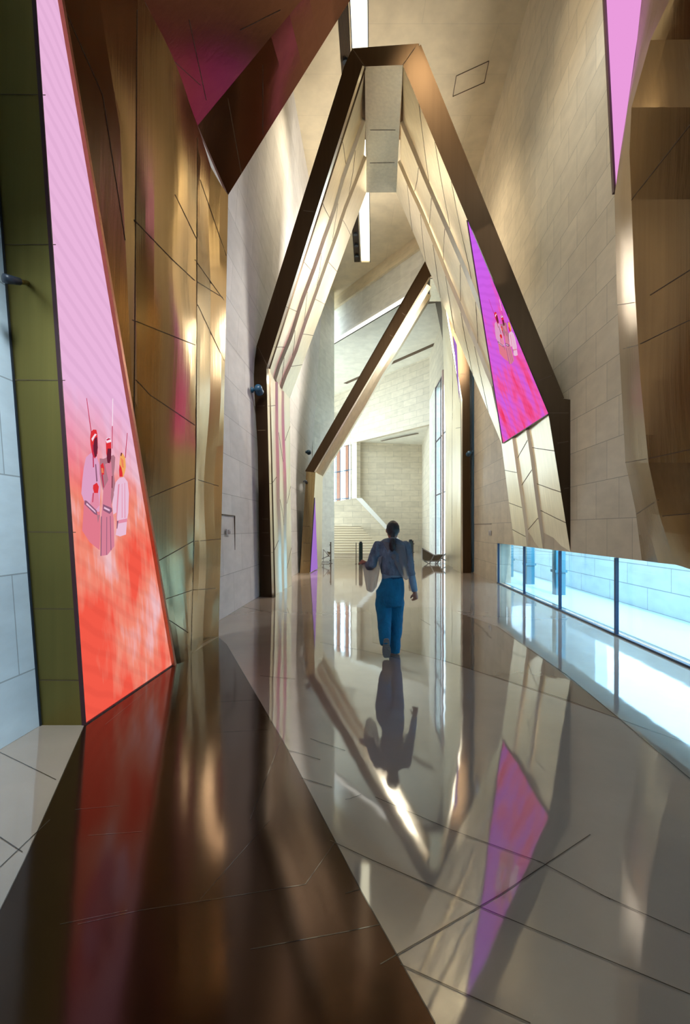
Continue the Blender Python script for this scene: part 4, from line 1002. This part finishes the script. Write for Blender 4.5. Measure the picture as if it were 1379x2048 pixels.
    b.tube([(X(791), Y, Z(1198)), (X(794), Y + .03, .64), kR, kR.lerp(aR, .4), kR.lerp(aR, .8), (aR.x, aR.y - .01, .012)], [.096, .094, .088, .084, .076, .068], 24)
    tr_ = b.build('trousers', den, R, smooth=True); md = tr_.modifiers.new('merge', 'REMESH'); md.mode = 'VOXEL'; md.voxel_size = .011; md.use_smooth_shade = True
    sm = tr_.modifiers.new('soften', 'SMOOTH'); sm.iterations = 5; sm.factor = .5
    tx = bpy.data.textures.new('folds', 'CLOUDS'); tx.noise_scale = .11; dm = tr_.modifiers.new('folds', 'DISPLACE'); dm.texture = tx; dm.strength = .022; dm.mid_level = .5
    b = MB(); b.rings([(X(784.5), Y, Z(1158), .130, .101), (X(784.5), Y, Z(1153.5), .127, .098)], 28); b.build('waistband', plain('dark_denim', (.0, .05, .12), .8), tr_, True)
    # ---- shoes: trailing shoe stands on its toe, sole towards the viewer
    sole = plain('grey_sole', (.20, .21, .20), .8, 0, .5, 60); upper = plain('grey_canvas', (.30, .30, .30), .8)
    c0_ = Vector((X(770) , Y - .20, .02)); u = Vector((-.03, -.17, .98)).normalized(); nrm = Vector((0, -1, -.12)).normalized(); s_ = u.cross(nrm).normalized()
    def sole_shape(k, off):
        out = []
        for L, wd in ((0, .028), (.02, .042), (.06, .05), (.11, .048), (.16, .036), (.20, .036), (.225, .03), (.235, .015)): out.append((L, wd * k))
        return [c0_ + u * L + s_ * wd_ + nrm * off for L, wd_ in out] + [c0_ + u * L - s_ * wd_ + nrm * off for L, wd_ in out[::-1]]
    sh = MB(); pts = sole_shape(.96, 0); sh.prism(pts, -nrm * .06); so = sh.build('shoe', upper, R)
    bv = so.modifiers.new('round', 'BEVEL'); bv.width = .018; bv.segments = 3
    m2 = MB(); m2.prism(sole_shape(1.0, .02), -nrm * .024)
    for i in range(7):
        z = c0_ + u * (.03 + .027 * i) + nrm * .021; m2.bar(z - s_ * .03, z + s_ * .03, .008, .006)
    m2.build('sole', sole, so)
    m3 = MB(); c = Vector((X(788), Y + .04, 0)); m3.rings([(c.x, c.y + .07, .0, .044, .12), (c.x, c.y + .07, .03, .046, .125), (c.x, c.y + .06, .06, .04, .105), (c.x, c.y + .03, .085, .03, .06)], 20); m3.build('shoe', upper, R, True)
    # ---- undershirt and sheer top
    b = MB(); b.rings([(X(784), Y, Z(1157), .128, .098), (X(784), Y, Z(1146), .128, .096), (X(783), Y, Z(1120), .14, .098), (X(783), Y, Z(1096), .168, .098), (X(783), Y, Z(1084), .14, .08)], 28)
    b.build('undershirt', plain('pale_blue_cotton', (.20, .36, .52), .8), R, True)
    b = MB(); b.tube([ER.lerp(HR, -.1), HR.lerp(ER, .4), HR.lerp(ER, .08)], [.045, .042, .036], 18); b.build('undershirt_sleeve', plain('pale_blue_cuff', (.26, .42, .58), .8), R, True)
    top_, t, bb = nt('sheer_blue_grey_cloth')
    n = noise_n(t, mapping(t, 'Object', scale=(1, 1, .6), rot=(0, .5, 0)), 11, 5)
    t.links.new(ramp(t, n, [(.3, (.085, .14, .21, 1)), (.7, (.21, .28, .38, 1))]), bb.inputs['Base Color']); t.links.new(bump(t, n, .9, .05), bb.inputs['Normal']); bb.inputs['Roughness'].default_value = .75
    b = MB()
    b.rings([(X(784), Y, Z(1150), .128, .108), (X(783), Y, Z(1140), .140, .108), (X(782), Y, Z(1120), .158, .112), (X(782), Y, Z(1102), .180, .112), (X(782), Y, Z(1092), .190, .104), (X(782), Y, Z(1085), .165, .09), (X(782.5), Y, Z(1080), .115, .075), (X(783), Y, Z(1076.5), .065, .06)], 30)
    b.tube([SL + Vector((.0, 0, .0)), SL.lerp(EL, .5), EL, EL.lerp(HL, .35) + Vector((.01, 0, -.01)), EL.lerp(HL, .6)], [.064, .062, .062, .066, .05], 18)
    b.tube([SR, SR.lerp(ER, .5), ER, ER.lerp(HR, .22)], [.064, .058, .056, .058], 18)
    b.ball(SL, (.062, .062, .062), 16); b.ball(SR, (.062, .062, .062), 16)
    s_h = b.build('blouse', top_, R, smooth=True); md = s_h.modifiers.new('merge', 'REMESH'); md.mode = 'VOXEL'; md.voxel_size = .010; md.use_smooth_shade = True
    sm = s_h.modifiers.new('soften', 'SMOOTH'); sm.iterations = 4; sm.factor = .5
    tx = bpy.data.textures.new('cloth_folds', 'CLOUDS'); tx.noise_scale = .09; dm = s_h.modifiers.new('folds', 'DISPLACE'); dm.texture = tx; dm.strength = .03; dm.mid_level = .5
    # hanging sheer panels: left loop and right wing
    sheer = bpy.data.materials.new('sheer_panel_cloth'); sheer.use_nodes = True; t = sheer.node_tree; bb = t.nodes['Principled BSDF']
    bb.inputs['Base Color'].default_value = (.30, .30, .34, 1); bb.inputs['Roughness'].default_value = .7; bb.inputs['Alpha'].default_value = .5
    def sheet(name, grid, wav=.012):
        nu, nv = 14, 14; vs = []
        a, b2, c_, d_ = grid                       # top-left, top-right, bottom-right, bottom-left polylines corners
        for j in range(nv + 1):
            v_ = j / nv
            for i in range(nu + 1):
                u_ = i / nu; p = a.lerp(b2, u_).lerp(d_.lerp(c_, u_), v_)
                p = p + Vector((0, wav * math.sin(u_ * 14 + v_ * 3) * (.3 + v_), -.05 * math.sin(math.pi * u_) * v_)); vs.append(p)
        fs = [(j * (nu + 1) + i, j * (nu + 1) + i + 1, (j + 1) * (nu + 1) + i + 1, (j + 1) * (nu + 1) + i) for j in range(nv) for i in range(nu)]
        o = build(name, vs, fs, sheer, s_h, smooth=True); md = o.modifiers.new('thickness', 'SOLIDIFY'); md.thickness = .002; return o
    V = lambda px, py, dy: Vector((X(px), Y + dy, Z(py)))
    sheet('hanging_panel', (V(723.5, 1127, .02), V(764, 1110, -.09), V(752, 1172, -.07), V(733, 1180, .02)))
    sheet('shawl_wing', (V(762, 1082, -.105), V(806, 1090, -.105), V(820, 1150, -.06), V(800, 1150, -.125)), .006)
person()
